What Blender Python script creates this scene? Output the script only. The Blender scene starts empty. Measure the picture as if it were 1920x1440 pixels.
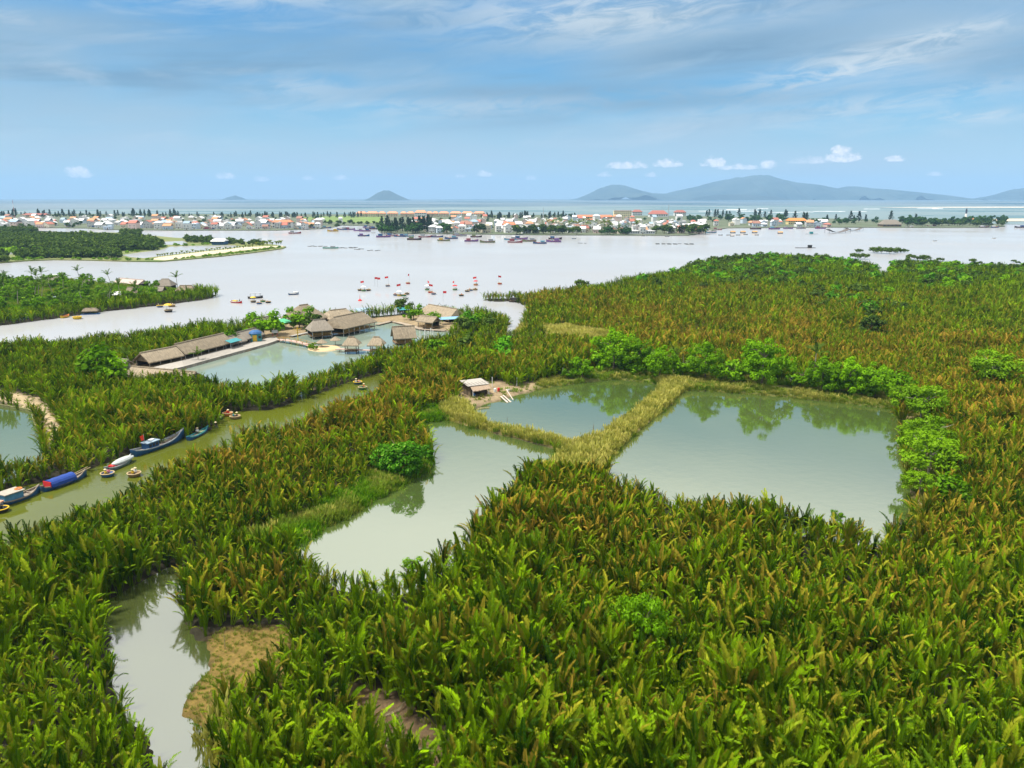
import bpy, bmesh, math, random
import numpy as np
from mathutils import Vector, Matrix, Euler
R = math.radians
rng = random.Random(7)
nrg = np.random.default_rng(11)
scene = bpy.context.scene
COL = scene.collection

# ------------------------------------------------------------------ camera
CAM_H = 45.0
F_PX = 1507.0                     # focal length for a 1920 px wide picture
PITCH = math.atan(350.0 / F_PX)   # camera looks a little below the horizon
cam_d = bpy.data.cameras.new('camera')
cam = bpy.data.objects.new('camera', cam_d); COL.objects.link(cam)
cam_d.sensor_width = 36.0
cam_d.lens = 36.0 * F_PX / 1920.0
cam_d.clip_start = 0.5
cam_d.clip_end = 90000.0
cam.location = (0, 0, CAM_H)
cam.rotation_euler = (math.pi / 2 - PITCH, 0, 0)
scene.camera = cam

# ------------------------------------------------------------------ light, exposure
SUN_EL, SUN_AZ = R(66), R(262)     # azimuth measured clockwise from +Y (the view direction)
scene.view_settings.view_transform = 'Standard'
scene.view_settings.look = 'None'
scene.view_settings.gamma = 1.0
scene.view_settings.exposure = 0.42
scene.view_settings.use_curve_mapping = False
scene.cycles.use_denoising = True
scene.cycles.max_bounces = 5
scene.cycles.diffuse_bounces = 1
scene.cycles.glossy_bounces = 3
scene.cycles.transmission_bounces = 3
scene.cycles.transparent_max_bounces = 6
scene.cycles.volume_bounces = 1
scene.cycles.caustics_reflective = False
scene.cycles.caustics_refractive = False
scene.cycles.sample_clamp_indirect = 4.0
sun_d = bpy.data.lights.new('sun', 'SUN')
sun = bpy.data.objects.new('sun', sun_d); COL.objects.link(sun)
sun_d.energy = 5.0
sun_d.angle = R(8)
sun_d.color = (1.0, 0.955, 0.89)
sd_ = Vector((math.sin(SUN_AZ) * math.cos(SUN_EL), math.cos(SUN_AZ) * math.cos(SUN_EL), math.sin(SUN_EL)))
sun.rotation_euler = (-sd_).to_track_quat('-Z', 'Y').to_euler()

class NT:
    """small helper to write node trees"""
    def __init__(s, tree):
        s.t = tree; s.n = tree.nodes; s.l = tree.links
    def node(s, typ, **kw):
        n = s.n.new(typ)
        for k, v in kw.items(): setattr(n, k, v)
        return n
    def put(s, sock, v):
        if isinstance(v, bpy.types.NodeSocket): s.l.new(v, sock)
        elif v is not None:
            try: sock.default_value = v
            except Exception:
                sock.default_value = tuple(v) + (1.0,) if len(v) == 3 else tuple(v)[:3]
    def math(s, op, a, b=None, c=None, clamp=False):
        n = s.node('ShaderNodeMath', operation=op, use_clamp=clamp)
        s.put(n.inputs[0], a)
        if b is not None: s.put(n.inputs[1], b)
        if c is not None: s.put(n.inputs[2], c)
        return n.outputs[0]
    def maprange(s, v, a, b, c=0.0, d=1.0, smooth=False):
        n = s.node('ShaderNodeMapRange', interpolation_type='SMOOTHSTEP' if smooth else 'LINEAR')
        n.clamp = True
        for i, x in enumerate((v, a, b, c, d)): s.put(n.inputs[i], x)
        return n.outputs[0]
    def mix(s, f, a, b, mode='MIX'):
        n = s.node('ShaderNodeMix', data_type='RGBA', blend_type=mode)
        s.put(n.inputs[0], f); s.put(n.inputs[6], a); s.put(n.inputs[7], b)
        return n.outputs[2]
    def noise(s, vec, scale, detail=3.0, rough=0.55, out=0, dim='3D', w=None, dist=0.0):
        n = s.node('ShaderNodeTexNoise', noise_dimensions=dim)
        if vec is not None: s.put(n.inputs['Vector'], vec)
        n.inputs['Scale'].default_value = scale
        n.inputs['Detail'].default_value = detail
        n.inputs['Roughness'].default_value = rough
        n.inputs['Distortion'].default_value = dist
        return n.outputs[out]
    def comb(s, x, y, z):
        n = s.node('ShaderNodeCombineXYZ')
        for i, v in enumerate((x, y, z)): s.put(n.inputs[i], v)
        return n.outputs[0]
    def sep(s, v):
        n = s.node('ShaderNodeSeparateXYZ'); s.put(n.inputs[0], v)
        return n.outputs

world = bpy.data.worlds.new('World'); scene.world = world
world.use_nodes = True
def build_sky():
    t = NT(world.node_tree); t.n.clear()
    out = t.node('ShaderNodeOutputWorld'); bg = t.node('ShaderNodeBackground')
    t.l.new(bg.outputs[0], out.inputs[0])
    sky = t.node('ShaderNodeTexSky', sky_type='NISHITA')
    sky.sun_disc = False; sky.sun_elevation = SUN_EL; sky.sun_rotation = SUN_AZ
    sky.altitude = 50.0; sky.air_density = 1.0; sky.dust_density = 0.35; sky.ozone_density = 1.4
    d = t.node('ShaderNodeTexCoord').outputs['Generated']
    x, y, z = t.sep(d)
    el = t.math('ARCSINE', z)
    az = t.math('ARCTAN2', x, y)
    # blue of the clear air
    g = t.node('ShaderNodeGamma'); t.put(g.inputs[0], sky.outputs[0]); g.inputs[1].default_value = SKY_GAMMA
    base = t.mix(1.0, g.outputs[0], SKY_TINT, 'MULTIPLY')
    # thin stratified cloud: a sheet seen in perspective
    inv = t.math('DIVIDE', 1.0, t.math('ADD', t.math('MAXIMUM', z, 0.0), 0.06))
    u = t.math('MULTIPLY', x, inv); v = t.math('MULTIPLY', y, inv)
    p1 = t.comb(t.math('ADD', u, t.math('MULTIPLY', v, 0.25)), v, 0.0)
    n1 = t.noise(p1, 0.42, 6.0, 0.58, dist=0.4)
    p2 = t.comb(t.math('MULTIPLY', az, 5.2), t.math('ADD', t.math('MULTIPLY', el, 30.0), t.math('MULTIPLY', az, -3.4)), 3.7)
    n2 = t.noise(p2, 1.0, 6.0, 0.6, dist=0.5)
    p3 = t.comb(t.math('MULTIPLY', az, 2.1), t.math('ADD', t.math('MULTIPLY', el, 11.0), t.math('MULTIPLY', az, -0.8)), 8.1)
    n3 = t.noise(p3, 1.0, 3.0, 0.5)
    veil = t.maprange(n3, 0.36, 0.64, 0.0, 0.8, True)
    up = t.maprange(el, R(9), R(34), 0.0, 1.0, True)
    veil = t.math('MAXIMUM', veil, t.math('MULTIPLY', up, 0.72))
    wisp = t.math('MULTIPLY', t.maprange(n2, 0.47, 0.68, 0.0, 1.0, True), t.maprange(n1, 0.36, 0.58, 0.15, 1.0, True))
    wisp = t.math('MULTIPLY', wisp, t.maprange(el, R(1.5), R(5), 0.15, 1.0, True))
    dark = t.maprange(t.noise(t.comb(t.math('MULTIPLY', az, 3.0), t.math('ADD', t.math('MULTIPLY', el, 34.0), t.math('MULTIPLY', az, -2.0)), 21.3), 1.0, 4.0, 0.5), 0.50, 0.72, 0.0, 0.75, True)
    dark = t.math('MULTIPLY', dark, t.maprange(el, R(3), R(6), 0.0, 1.0, True))
    dark = t.math('MULTIPLY', dark, t.maprange(el, R(9), R(14), 1.0, 0.0, True))
    c = t.mix(veil, base, CLOUD_VEIL)
    c = t.mix(dark, c, CLOUD_DARK)
    c = t.mix(t.math('MULTIPLY', wisp, 0.35), c, CLOUD_WISP)
    # the larger cloud sheets of this sky: bright ones and blue-grey bases
    soft = t.noise(t.comb(t.math('MULTIPLY', az, 16.0), t.math('ADD', t.math('MULTIPLY', el, 62.0), t.math('MULTIPLY', az, -6.0)), 5.2), 1.0, 6.0, 0.62, dist=0.8)
    sm = t.maprange(soft, 0.38, 0.62, 0.05, 1.0, True)
    for (px, py, w, h, tilt, a, bright) in SHEETS:
        ca = math.atan((px - 960) / F_PX); ce = math.atan(((370 - py) / F_PX) * math.cos(ca))
        dx = t.math('SUBTRACT', az, ca); dy = t.math('SUBTRACT', t.math('SUBTRACT', el, ce), t.math('MULTIPLY', dx, tilt))
        dx = t.math('DIVIDE', dx, w / F_PX); dy = t.math('DIVIDE', dy, h / F_PX)
        r = t.math('ADD', t.math('MULTIPLY', dx, dx), t.math('MULTIPLY', dy, dy))
        f = t.math('MULTIPLY', t.math('EXPONENT', t.math('MULTIPLY', r, -1.0)), a)
        f = t.math('MULTIPLY', f, sm if bright else t.maprange(soft, 0.3, 0.6, 0.55, 1.0))
        c = t.mix(f, c, CLOUD_WISP if bright else CLOUD_DARK)
    # bright cloud band added above the frame for pale pond reflections; dimmer toward the zenith
    c = t.mix(t.maprange(el, R(12.5), R(24), 0.0, 0.92, True), c, UNSEEN_BAND)
    c = t.mix(t.maprange(el, R(34), R(75), 0.0, 0.8, True), c, CLOUD_ZENITH)
    c = t.mix(t.maprange(el, R(-1), R(7.5), 0.9, 0.0, True), c, HORIZON_HAZE)
    # small fair weather cumulus standing low over the sea
    edge = t.math('SUBTRACT', t.noise(t.comb(t.math('MULTIPLY', az, 110.0), t.math('MULTIPLY', el, 140.0), 1.3), 1.0, 5.0, 0.6), 0.5)
    field = None; shade = None
    for (px, py, w, h, a) in CUMULUS:
        ca = math.atan((px - 960) / F_PX); ce = math.atan(((370 - py) / F_PX) * math.cos(ca))
        w /= F_PX; h /= F_PX
        dx = t.math('DIVIDE', t.math('SUBTRACT', az, ca), w)
        dy0 = t.math('DIVIDE', t.math('SUBTRACT', el, ce - h * 0.45), h)
        # flat base: the lower half is squeezed
        dy = t.math('MAXIMUM', dy0, t.math('MULTIPLY', dy0, -3.2))
        r = t.math('ADD', t.math('MULTIPLY', dx, dx), t.math('MULTIPLY', dy, dy))
        f = t.math('MULTIPLY', t.math('SUBTRACT', 1.0, t.math('ADD', r, t.math('MULTIPLY', edge, 3.2))), a)
        field = f if field is None else t.math('MAXIMUM', field, f)
    cm = t.maprange(field, -0.15, 0.95, 0.0, 1.0, True)
    tex = t.maprange(t.noise(t.comb(t.math('MULTIPLY', az, 190.0), t.math('MULTIPLY', el, 230.0), 4.4), 1.0, 4.0, 0.6), 0.35, 0.65, 0.55, 1.0)
    c = t.mix(t.math('MULTIPLY', t.math('MULTIPLY', cm, tex), 0.95), c, CLOUD_PUFF)
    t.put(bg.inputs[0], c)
    bg.inputs[1].default_value = 1.0

SKY_S = 0.092
SKY_GAMMA = 1.0
SKY_TINT = (0.30 * SKY_S, 0.74 * SKY_S, 1.02 * SKY_S)
CLOUD_VEIL = (0.275, 0.38, 0.47)
CLOUD_DARK = (0.125, 0.235, 0.355)
CLOUD_WISP = (0.52, 0.575, 0.61)
UNSEEN_BAND = (1.08, 1.07, 1.03)
CLOUD_ZENITH = (0.42, 0.46, 0.50)
HORIZON_HAZE = (0.45, 0.525, 0.58)
CLOUD_PUFF = (0.98, 0.90, 0.90)
SHEETS = [(1130, 55, 300, 48, 0.04, .75, 1), (1545, 150, 190, 26, 0.20, .95, 1), (1660, 200, 260, 20, 0.10, .6, 1), (950, 208, 330, 20, 0.03, .6, 1), (520, 18, 190, 32, 0.05, .65, 1), (590, 180, 110, 18, 0, .5, 1),
          (50, 55, 70, 13, -0.12, .7, 1), (1770, 228, 90, 9, 0, .8, 1), (1700, 95, 150, 10, 0.12, .6, 1), (1330, 118, 180, 24, 0.08, .95, 0), (1000, 188, 280, 16, 0.02, .8, 0), (1250, 205, 280, 16, 0.03, .8, 0), (650, 130, 300, 40, 0.02, .45, 0), (300, 90, 300, 40, 0.02, .3, 0), (1880, 128, 120, 34, 0.1, .6, 0), (1500, 325, 90, 9, 0, .35, 0)]
CUMULUS = [(175, 322, 22, 17, 1.0), (440, 330, 18, 11, .8), (503, 336, 14, 8, .7), (590, 334, 13, 7, .5), (648, 334, 18, 7, .5),
           (865, 331, 12, 6, .6), (911, 327, 15, 9, .9), (995, 334, 12, 7, .6), (1128, 328, 14, 8, .7), (1168, 312, 38, 11, .9),
           (1240, 309, 27, 11, .9), (1212, 329, 14, 7, .6), (1325, 306, 24, 14, 1.0), (1372, 315, 36, 8, .9), (1424, 311, 15, 13, .9),
           (1560, 296, 32, 15, 1.0), (1555, 284, 18, 12, 1.0), (1500, 303, 40, 10, .45), (1653, 301, 17, 8, .95), (1727, 328, 14, 5, .5)]
build_sky()

# ------------------------------------------------------------------ helpers
_cp, _sp = math.cos(PITCH), math.sin(PITCH)
def g(px, py, z=0.0):
    """place on the ground (or at height z) that a surveyor would read off the aerial view"""
    x = (px - 960) / F_PX; v = -(py - 720) / F_PX
    dz = -_sp + v * _cp; dy = _cp + v * _sp
    t = (z - CAM_H) / dz
    return Vector((x * t, dy * t, z))
def proj(P):
    """inverse of g for arrays of points"""
    P = np.asarray(P, float)
    dx, dy, dz = P[:, 0], P[:, 1], P[:, 2] - CAM_H
    f = dy * _cp - dz * _sp; u = dy * _sp + dz * _cp
    f = np.maximum(f, 1e-3)
    return 960 + F_PX * dx / f, 720 - F_PX * u / f, f
def poly(lst):
    return np.array([tuple(g(*p)[:2]) for p in lst])
def link(o, parent=None):
    COL.objects.link(o)
    if parent is not None: o.parent = parent
    return o
def thing(name, label, cat, loc=(0, 0, 0), rz=0.0, group=None, scale=None):
    o = bpy.data.objects.new(name, None); COL.objects.link(o)
    o.empty_display_size = 0.2
    o.location = loc; o.rotation_euler = (0, 0, rz)
    if scale: o.scale = (scale,) * 3 if not hasattr(scale, '__len__') else scale
    return tag(o, label, cat, group)
def tag(o, label=None, cat=None, group=None, kind=None):
    if label: o['label'] = label
    if cat: o['category'] = cat
    if group: o['group'] = group
    if kind: o['kind'] = kind
    return o
def mobj(name, me, parent=None, loc=None, rot=None, scale=None):
    o = bpy.data.objects.new(name, me); link(o, parent)
    if loc is not None: o.location = loc
    if rot is not None: o.rotation_euler = rot
    if scale is not None: o.scale = (scale,) * 3 if not hasattr(scale, '__len__') else scale
    return o
def dup(o, loc=None, rz=None, label=None, group=None, scale=None, parent=None):
    """copy of a thing with copies of its parts and sub-parts"""
    c = o.copy(); COL.objects.link(c)
    c.parent = parent
    if parent is not None: c.matrix_parent_inverse = o.matrix_parent_inverse
    if loc is not None: c.location = loc
    if rz is not None: c.rotation_euler = (o.rotation_euler[0], o.rotation_euler[1], rz)
    if scale is not None: c.scale = (scale,) * 3 if not hasattr(scale, '__len__') else scale
    if label: c['label'] = label
    if group: c['group'] = group
    for ch in o.children: dup(ch, parent=c)
    return c

class MB:
    """collects simple solids; build() links them as one mesh object"""
    def __init__(s): s.v = []; s.f = []
    def add(s, vs, fs):
        b = len(s.v); s.v += [tuple(p) for p in vs]; s.f += [tuple(b + i for i in f) for f in fs]; return s
    def box(s, c, size, rz=0.0, top=1.0):
        hx, hy, hz = size[0] / 2, size[1] / 2, size[2] / 2
        ca, sa = math.cos(rz), math.sin(rz); vs = []
        for k, zz in ((1.0, -hz), (top, hz)):
            for sx, sy in ((-1, -1), (1, -1), (1, 1), (-1, 1)):
                x, y = sx * hx * k, sy * hy * k
                vs.append((c[0] + x * ca - y * sa, c[1] + x * sa + y * ca, c[2] + zz))
        return s.add(vs, [(3, 2, 1, 0), (4, 5, 6, 7), (0, 1, 5, 4), (1, 2, 6, 5), (2, 3, 7, 6), (3, 0, 4, 7)])
    def tube(s, a, b, r0, r1=None, n=6, cap=True):
        r1 = r0 if r1 is None else r1
        a, b = Vector(a), Vector(b); d = (b - a)
        q = d.to_track_quat('Z', 'Y'); vs = []
        for p, r in ((a, r0), (b, r1)):
            for i in range(n):
                an = 2 * math.pi * i / n
                vs.append(p + q @ Vector((r * math.cos(an), r * math.sin(an), 0)))
        fs = [(i, (i + 1) % n, n + (i + 1) % n, n + i) for i in range(n)]
        if cap: fs += [tuple(range(n - 1, -1, -1)), tuple(range(n, 2 * n))]
        return s.add(vs, fs)
    def path(s, pts, rad, n=6):
        for i in range(len(pts) - 1):
            s.tube(pts[i], pts[i + 1], rad[i], rad[i + 1], n)
        return s
    def lathe(s, prof, n=12, c=(0, 0, 0), sx=1.0, sy=1.0):
        vs = []; fs = []
        for (r, z) in prof:
            for i in range(n):
                an = 2 * math.pi * i / n
                vs.append((c[0] + sx * r * math.cos(an), c[1] + sy * r * math.sin(an), c[2] + z))
        for k in range(len(prof) - 1):
            for i in range(n):
                j = (i + 1) % n
                fs.append((k * n + i, k * n + j, (k + 1) * n + j, (k + 1) * n + i))
        return s.add(vs, fs)
    def prism(s, pts, z0, z1):
        n = len(pts)
        vs = [(p[0], p[1], z0) for p in pts] + [(p[0], p[1], z1) for p in pts]
        fs = [tuple(range(n - 1, -1, -1)), tuple(range(n, 2 * n))]
        fs += [(i, (i + 1) % n, n + (i + 1) % n, n + i) for i in range(n)]
        return s.add(vs, fs)
    def mesh(s, name, mat, smooth=False):
        me = bpy.data.meshes.new(name); me.from_pydata(s.v, [], s.f)
        if mat is not None: me.materials.append(mat)
        if smooth: me.shade_smooth()
        me.validate(); me.update(); return me
    def build(s, name, mat, parent=None, smooth=False, loc=None, rz=None):
        o = mobj(name, s.mesh(name, mat, smooth), parent, loc)
        if rz is not None: o.rotation_euler = (0, 0, rz)
        return o
def grid_mesh(name, V, F, mat, smooth=True):
    me = bpy.data.meshes.new(name)
    V = np.asarray(V, np.float32); F = np.asarray(F, np.int32); k = F.shape[1]
    me.vertices.add(len(V)); me.vertices.foreach_set('co', V.ravel())
    me.loops.add(F.size); me.loops.foreach_set('vertex_index', F.ravel())
    me.polygons.add(len(F)); me.polygons.foreach_set('loop_start', np.arange(0, F.size, k, dtype=np.int32))
    me.polygons.foreach_set('loop_total', np.full(len(F), k, np.int32))
    me.update(calc_edges=True); me.validate()
    if smooth: me.shade_smooth()
    if mat is not None: me.materials.append(mat)
    return me
# value noise on the plane, for layout
_perm = nrg.random((64, 64))
def vnoise(x, y, s):
    x = np.asarray(x, float) / s + 1000.0; y = np.asarray(y, float) / s + 1000.0
    xi = np.floor(x).astype(int); yi = np.floor(y).astype(int); fx = x - xi; fy = y - yi
    fx = fx * fx * (3 - 2 * fx); fy = fy * fy * (3 - 2 * fy)
    a = _perm[xi % 64, yi % 64]; b = _perm[(xi + 1) % 64, yi % 64]
    c = _perm[xi % 64, (yi + 1) % 64]; d = _perm[(xi + 1) % 64, (yi + 1) % 64]
    return (a * (1 - fx) + b * fx) * (1 - fy) + (c * (1 - fx) + d * fx) * fy
def sdf(poly_, X, Y):
    """signed distance to a polygon, positive inside"""
    n = len(poly_); d2 = np.full(X.shape, 1e18); ins = np.zeros(X.shape, bool)
    for i in range(n):
        x1, y1 = poly_[i]; x2, y2 = poly_[(i + 1) % n]
        ex, ey = x2 - x1, y2 - y1; L = ex * ex + ey * ey + 1e-9
        t = np.clip(((X - x1) * ex + (Y - y1) * ey) / L, 0, 1)
        d2 = np.minimum(d2, (X - x1 - t * ex) ** 2 + (Y - y1 - t * ey) ** 2)
        if y1 != y2:
            cond = ((y1 > Y) != (y2 > Y)) & (X < (x2 - x1) * (Y - y1) / (y2 - y1) + x1)
            ins ^= cond
    return np.where(ins, 1, -1) * np.sqrt(d2)

# ------------------------------------------------------------------ materials
MATS = {}
def mat(name, col, rough=0.7, var=0.25, scale=1.5, col2=None, spec=0.3, metal=0.0, bump=0.0, coord='Object', stretch=None, detail=4.0):
    if name in MATS: return MATS[name]
    m = bpy.data.materials.new(name); m.use_nodes = True
    t = NT(m.node_tree); b = t.n['Principled BSDF']
    co = t.node('ShaderNodeTexCoord').outputs[coord]
    if stretch:
        mp = t.node('ShaderNodeMapping'); t.put(mp.inputs[0], co); mp.inputs['Scale'].default_value = stretch; co = mp.outputs[0]
    n = t.noise(co, scale, detail, 0.6)
    if col2 is None: col2 = tuple(c * (1 - var) for c in col)
    f = t.maprange(n, 0.3, 0.7)
    oi = t.node('ShaderNodeObjectInfo')
    c = t.mix(f, col, col2)
    v = t.maprange(oi.outputs['Random'], 0, 1, 1 - var * 0.5, 1 + var * 0.5)
    c = t.mix(1.0, c, t.comb(v, v, v), 'MULTIPLY')
    t.put(b.inputs['Base Color'], c)
    b.inputs['Roughness'].default_value = rough
    b.inputs['Metallic'].default_value = metal
    b.inputs['Specular IOR Level'].default_value = spec
    if bump:
        bn = t.node('ShaderNodeBump'); bn.inputs['Strength'].default_value = bump; bn.inputs['Distance'].default_value = 0.1
        t.put(bn.inputs['Height'], n); t.put(b.inputs['Normal'], bn.outputs[0])
    MATS[name] = m; return m
def leaf_mat(name, c_dark, c_light, c_dry, dry_gain=1.0, trans=0.14, gloss=0.015, bias=1.0):
    """foliage: colour drifts from leaf to leaf; dry_gain lets the tips turn straw-brown with the plant's own tint"""
    m = bpy.data.materials.new(name); m.use_nodes = True
    t = NT(m.node_tree); t.n.clear()
    out = t.node('ShaderNodeOutputMaterial')
    at = t.node('ShaderNodeAttribute', attribute_type='INSTANCER', attribute_name='tint').outputs['Fac']
    lt = t.node('ShaderNodeAttribute', attribute_type='GEOMETRY', attribute_name='leaf').outputs['Vector']
    tt, rr, zz = t.sep(lt)          # x: place along the leaf 0..1, y: random per leaf
    rnd = t.node('ShaderNodeObjectInfo').outputs['Random']
    f = t.math('ADD', t.math('MULTIPLY', rr, 0.55), t.math('MULTIPLY', rnd, 0.45))
    f = t.maprange(f, 0.1, 0.95); c = t.mix(t.math('POWER', f, bias), c_dark, c_light)
    dry = t.math('MULTIPLY', t.math('ADD', at, t.math('MULTIPLY', t.math('SUBTRACT', t.math('FRACT', t.math('ADD', t.math('MULTIPLY', rr, 0.5), t.math('MULTIPLY', zz, 1.7))), 0.5), 1.1)), dry_gain)
    dry = t.math('MULTIPLY', t.maprange(dry, 0.26, 0.9, 0, 1), t.maprange(tt, 0.25, 0.85, 0.25, 1.0))
    c = t.mix(dry, c, c_dry)
    d = t.node('ShaderNodeBsdfDiffuse'); t.put(d.inputs[0], c)
    tr = t.node('ShaderNodeBsdfTranslucent'); t.put(tr.inputs[0], t.mix(1.0, c, (1.15, 1.25, 0.6, 1), 'MULTIPLY'))
    mx = t.node('ShaderNodeMixShader'); mx.inputs[0].default_value = trans
    t.l.new(d.outputs[0], mx.inputs[1]); t.l.new(tr.outputs[0], mx.inputs[2])
    gl = t.node('ShaderNodeBsdfGlossy'); gl.inputs['Roughness'].default_value = 0.42; gl.inputs[0].default_value = (0.6, 0.75, 0.15, 1)
    m2 = t.node('ShaderNodeMixShader'); m2.inputs[0].default_value = gloss
    t.l.new(mx.outputs[0], m2.inputs[1]); t.l.new(gl.outputs[0], m2.inputs[2])
    t.l.new(m2.outputs[0], out.inputs[0])
    return m
def water_mat(name, deep, ior=1.6, rough=0.06, bump=0.05, scale=0.35, stretch=(1, 1, 1), deep2=None, patch=0.02, refl=1.0, fmax=1.0):
    m = bpy.data.materials.new(name); m.use_nodes = True
    t = NT(m.node_tree); t.n.clear()
    out = t.node('ShaderNodeOutputMaterial')
    co = t.node('ShaderNodeTexCoord').outputs['Object']
    mp = t.node('ShaderNodeMapping'); t.put(mp.inputs[0], co); mp.inputs['Scale'].default_value = stretch
    n = t.noise(mp.outputs[0], scale, 3.0, 0.55)
    nb = t.noise(co, patch, 3.0, 0.5)
    bn = t.node('ShaderNodeBump'); bn.inputs['Strength'].default_value = bump; bn.inputs['Distance'].default_value = 0.3
    t.put(bn.inputs['Height'], n)
    d = t.node('ShaderNodeBsdfDiffuse')
    t.put(d.inputs[0], t.mix(t.maprange(nb, 0.35, 0.65), deep, deep2 or tuple(x * 0.85 for x in deep)))
    gl = t.node('ShaderNodeBsdfGlossy')
    t.put(gl.inputs['Roughness'], t.maprange(nb, 0.35, 0.65, rough * 0.5, rough * 2.2)); t.put(gl.inputs['Normal'], bn.outputs[0])
    gl.inputs[0].default_value = (*refl, 1) if hasattr(refl, '__len__') else (refl, refl, refl, 1)
    fr = t.node('ShaderNodeFresnel'); fr.inputs[0].default_value = ior; t.put(fr.inputs[1], bn.outputs[0])
    mx = t.node('ShaderNodeMixShader'); t.put(mx.inputs[0], t.math('MULTIPLY', fr.outputs[0], fmax))
    t.l.new(d.outputs[0], mx.inputs[1]); t.l.new(gl.outputs[0], mx.inputs[2])
    t.l.new(mx.outputs[0], out.inputs[0])
    return m
# ------------------------------------------------------------------ ground plan
# outlines read off the aerial view; a third number is the height of the thing seen there (palm tops hide the bank behind them)
T = 5.0
MAINLAND = poly([(2300, 500, 3), (2050, 500, 3), (1920, 499, 3), (1840, 497, 3), (1770, 494, 3), (1700, 491, 3), (1672, 497, 2),
    (1662, 512, 2), (1648, 512, 2), (1640, 496, 3), (1600, 490, 3), (1560, 484, 3), (1500, 480, 3), (1430, 478, 3), (1350, 484, 3), (1290, 494, 3), (1272, 505, 3),
    (1200, 518, 3), (1130, 530, 3), (1080, 536, 3), (1060, 543, 3), (1000, 550, 3), (960, 548, 3), (915, 553, 2), (897, 562),
    (930, 566), (962, 565), (985, 574), (992, 588), (980, 605), (974, 622), (950, 634), (950, 612), (952, 590, 2), (940, 579, 4), (900, 573, 4), (840, 571, 4), (760, 571, 4), (700, 575, 4),
    (640, 579, 4), (590, 577, 4), (540, 584, 4), (480, 590, 4), (400, 597, 4), (330, 605, 4), (250, 614, 4), (200, 620, 4), (120, 627, 4),
    (60, 636, 4), (0, 645, 4), (-300, 692, 4), (-900, 900), (-1500, 1440), (-900, 2600), (960, 4000), (2800, 2600), (3400, 1440), (3000, 700)])
CANAL = poly([(-400, 1030), (-60, 935), (0, 925), (40, 915), (150, 888), (240, 853), (345, 822), (400, 806), (408, 790), (420, 772), (500, 770), (552, 757), (560, 744), (553, 724), (562, 722), (570, 748),
    (610, 734), (660, 715), (705, 702), (735, 697), (712, 720, 3.9), (690, 734, 3.9), (650, 746, 3.9), (600, 764, 3.9), (530, 782, 3.9),
    (470, 800, 3.9), (400, 826, 3.9), (330, 850, 3.9), (270, 878, 3.9), (222, 903, 3.9), (160, 938, 3.9), (60, 962, 3.9), (0, 984, 3.9), (-400, 1110, 3.9)])
REST_POND = poly([(318, 700), (420, 672), (500, 650), (521, 638), (570, 630), (600, 622), (650, 612), (706, 605), (745, 607), (792, 616), (850, 624),
    (838, 627, 2), (800, 632, 3.4), (760, 644, 3.4), (700, 658, 3.4), (640, 678, 3.4), (592, 696, 3.4), (570, 713), (562, 726), (552, 724), (540, 716, 2), (500, 714, 3.4), (440, 714, 3.4), (390, 704, 3.4), (350, 704, 2)])
POND_A = poly([(770, 801), (800, 792), (838, 790), (875, 800), (960, 824), (1045, 846), (1035, 856, 1), (990, 880, 1.5), (945, 925, 3.7), (890, 972, 3.7),
    (828, 1026, 3.7), (795, 1042, 3.7), (740, 1060, 3.7), (640, 1054, 3.7), (578, 1040, 3), (548, 1028), (590, 1003), (640, 975), (700, 942), (760, 908), (800, 884), (812, 862), (802, 838), (780, 815)])
POND_B = poly([(880, 772), (905, 762), (960, 745), (1040, 726), (1100, 717), (1160, 713), (1235, 722), (1231, 742), (1187, 775), (1128, 822), (1070, 820, 1.5), (1000, 802, 1.5), (920, 788, 1.5)])
POND_C = poly([(1285, 733), (1330, 735), (1400, 740), (1480, 747), (1560, 755), (1670, 768), (1692, 800), (1692, 850), (1700, 900), (1714, 955),
    (1712, 962, .5), (1710, 981, 2.2), (1640, 979, 3.8), (1520, 957, 3.8), (1400, 934, 3.5), (1280, 912, 3.4), (1190, 898, 3.0), (1145, 890, 2), (1138, 880, 1), (1145, 860), (1182, 822), (1256, 762)])
POND_D = poly([(-200, 748), (0, 762), (58, 772), (66, 800), (84, 828), (80, 850, 3), (30, 850, 4), (0, 864, 4), (-200, 880, 4)])
CREEK = poly([(345, 1054, 1), (318, 1068), (282, 1090), (228, 1118), (202, 1138), (202, 1180), (212, 1232, 4), (250, 1280, 4), (290, 1315, 3.5), (292, 1345, 2), (282, 1380, 3.5), (322, 1420, 3.5), (348, 1500, 3),
    (415, 1500), (395, 1432), (385, 1400), (365, 1375), (338, 1345), (345, 1310), (362, 1280), (388, 1262), (394, 1232), (385, 1206), (352, 1194), (336, 1170), (345, 1120), (362, 1080)])
ISLE = poly([(-300, 528, 3), (0, 523, 3), (60, 518, 3), (130, 516, 3), (200, 523, 3), (300, 531, 3), (370, 537, 3), (400, 546, 2), (408, 553), (400, 559), (380, 563), (300, 573), (200, 584), (100, 598), (0, 611), (-300, 655)])
ISLE_POND = poly([(60, 541), (165, 538), (168, 546), (140, 566), (148, 552), (70, 548)])
LANDS = [MAINLAND, ISLE]
WATERS = [CANAL, REST_POND, POND_A, POND_B, POND_C, POND_D, CREEK]
def land_sd(X, Y):
    a = np.maximum(sdf(MAINLAND, X, Y), sdf(ISLE, X, Y))
    for w in WATERS: a = np.minimum(a, -sdf(w, X, Y))
    return a
def ground_z(X, Y):
    s = land_sd(X, Y) + 1.1 * (vnoise(X, Y, 3.0) - 0.5) + 0.5 * (vnoise(X, Y, 1.1) - 0.5)
    t = np.clip((s + 1.3) / 2.6, 0, 1); t = t * t * (3 - 2 * t)
    return -0.9 + 1.45 * t + 0.25 * (vnoise(X, Y, 6.0) - 0.5) * t
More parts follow.
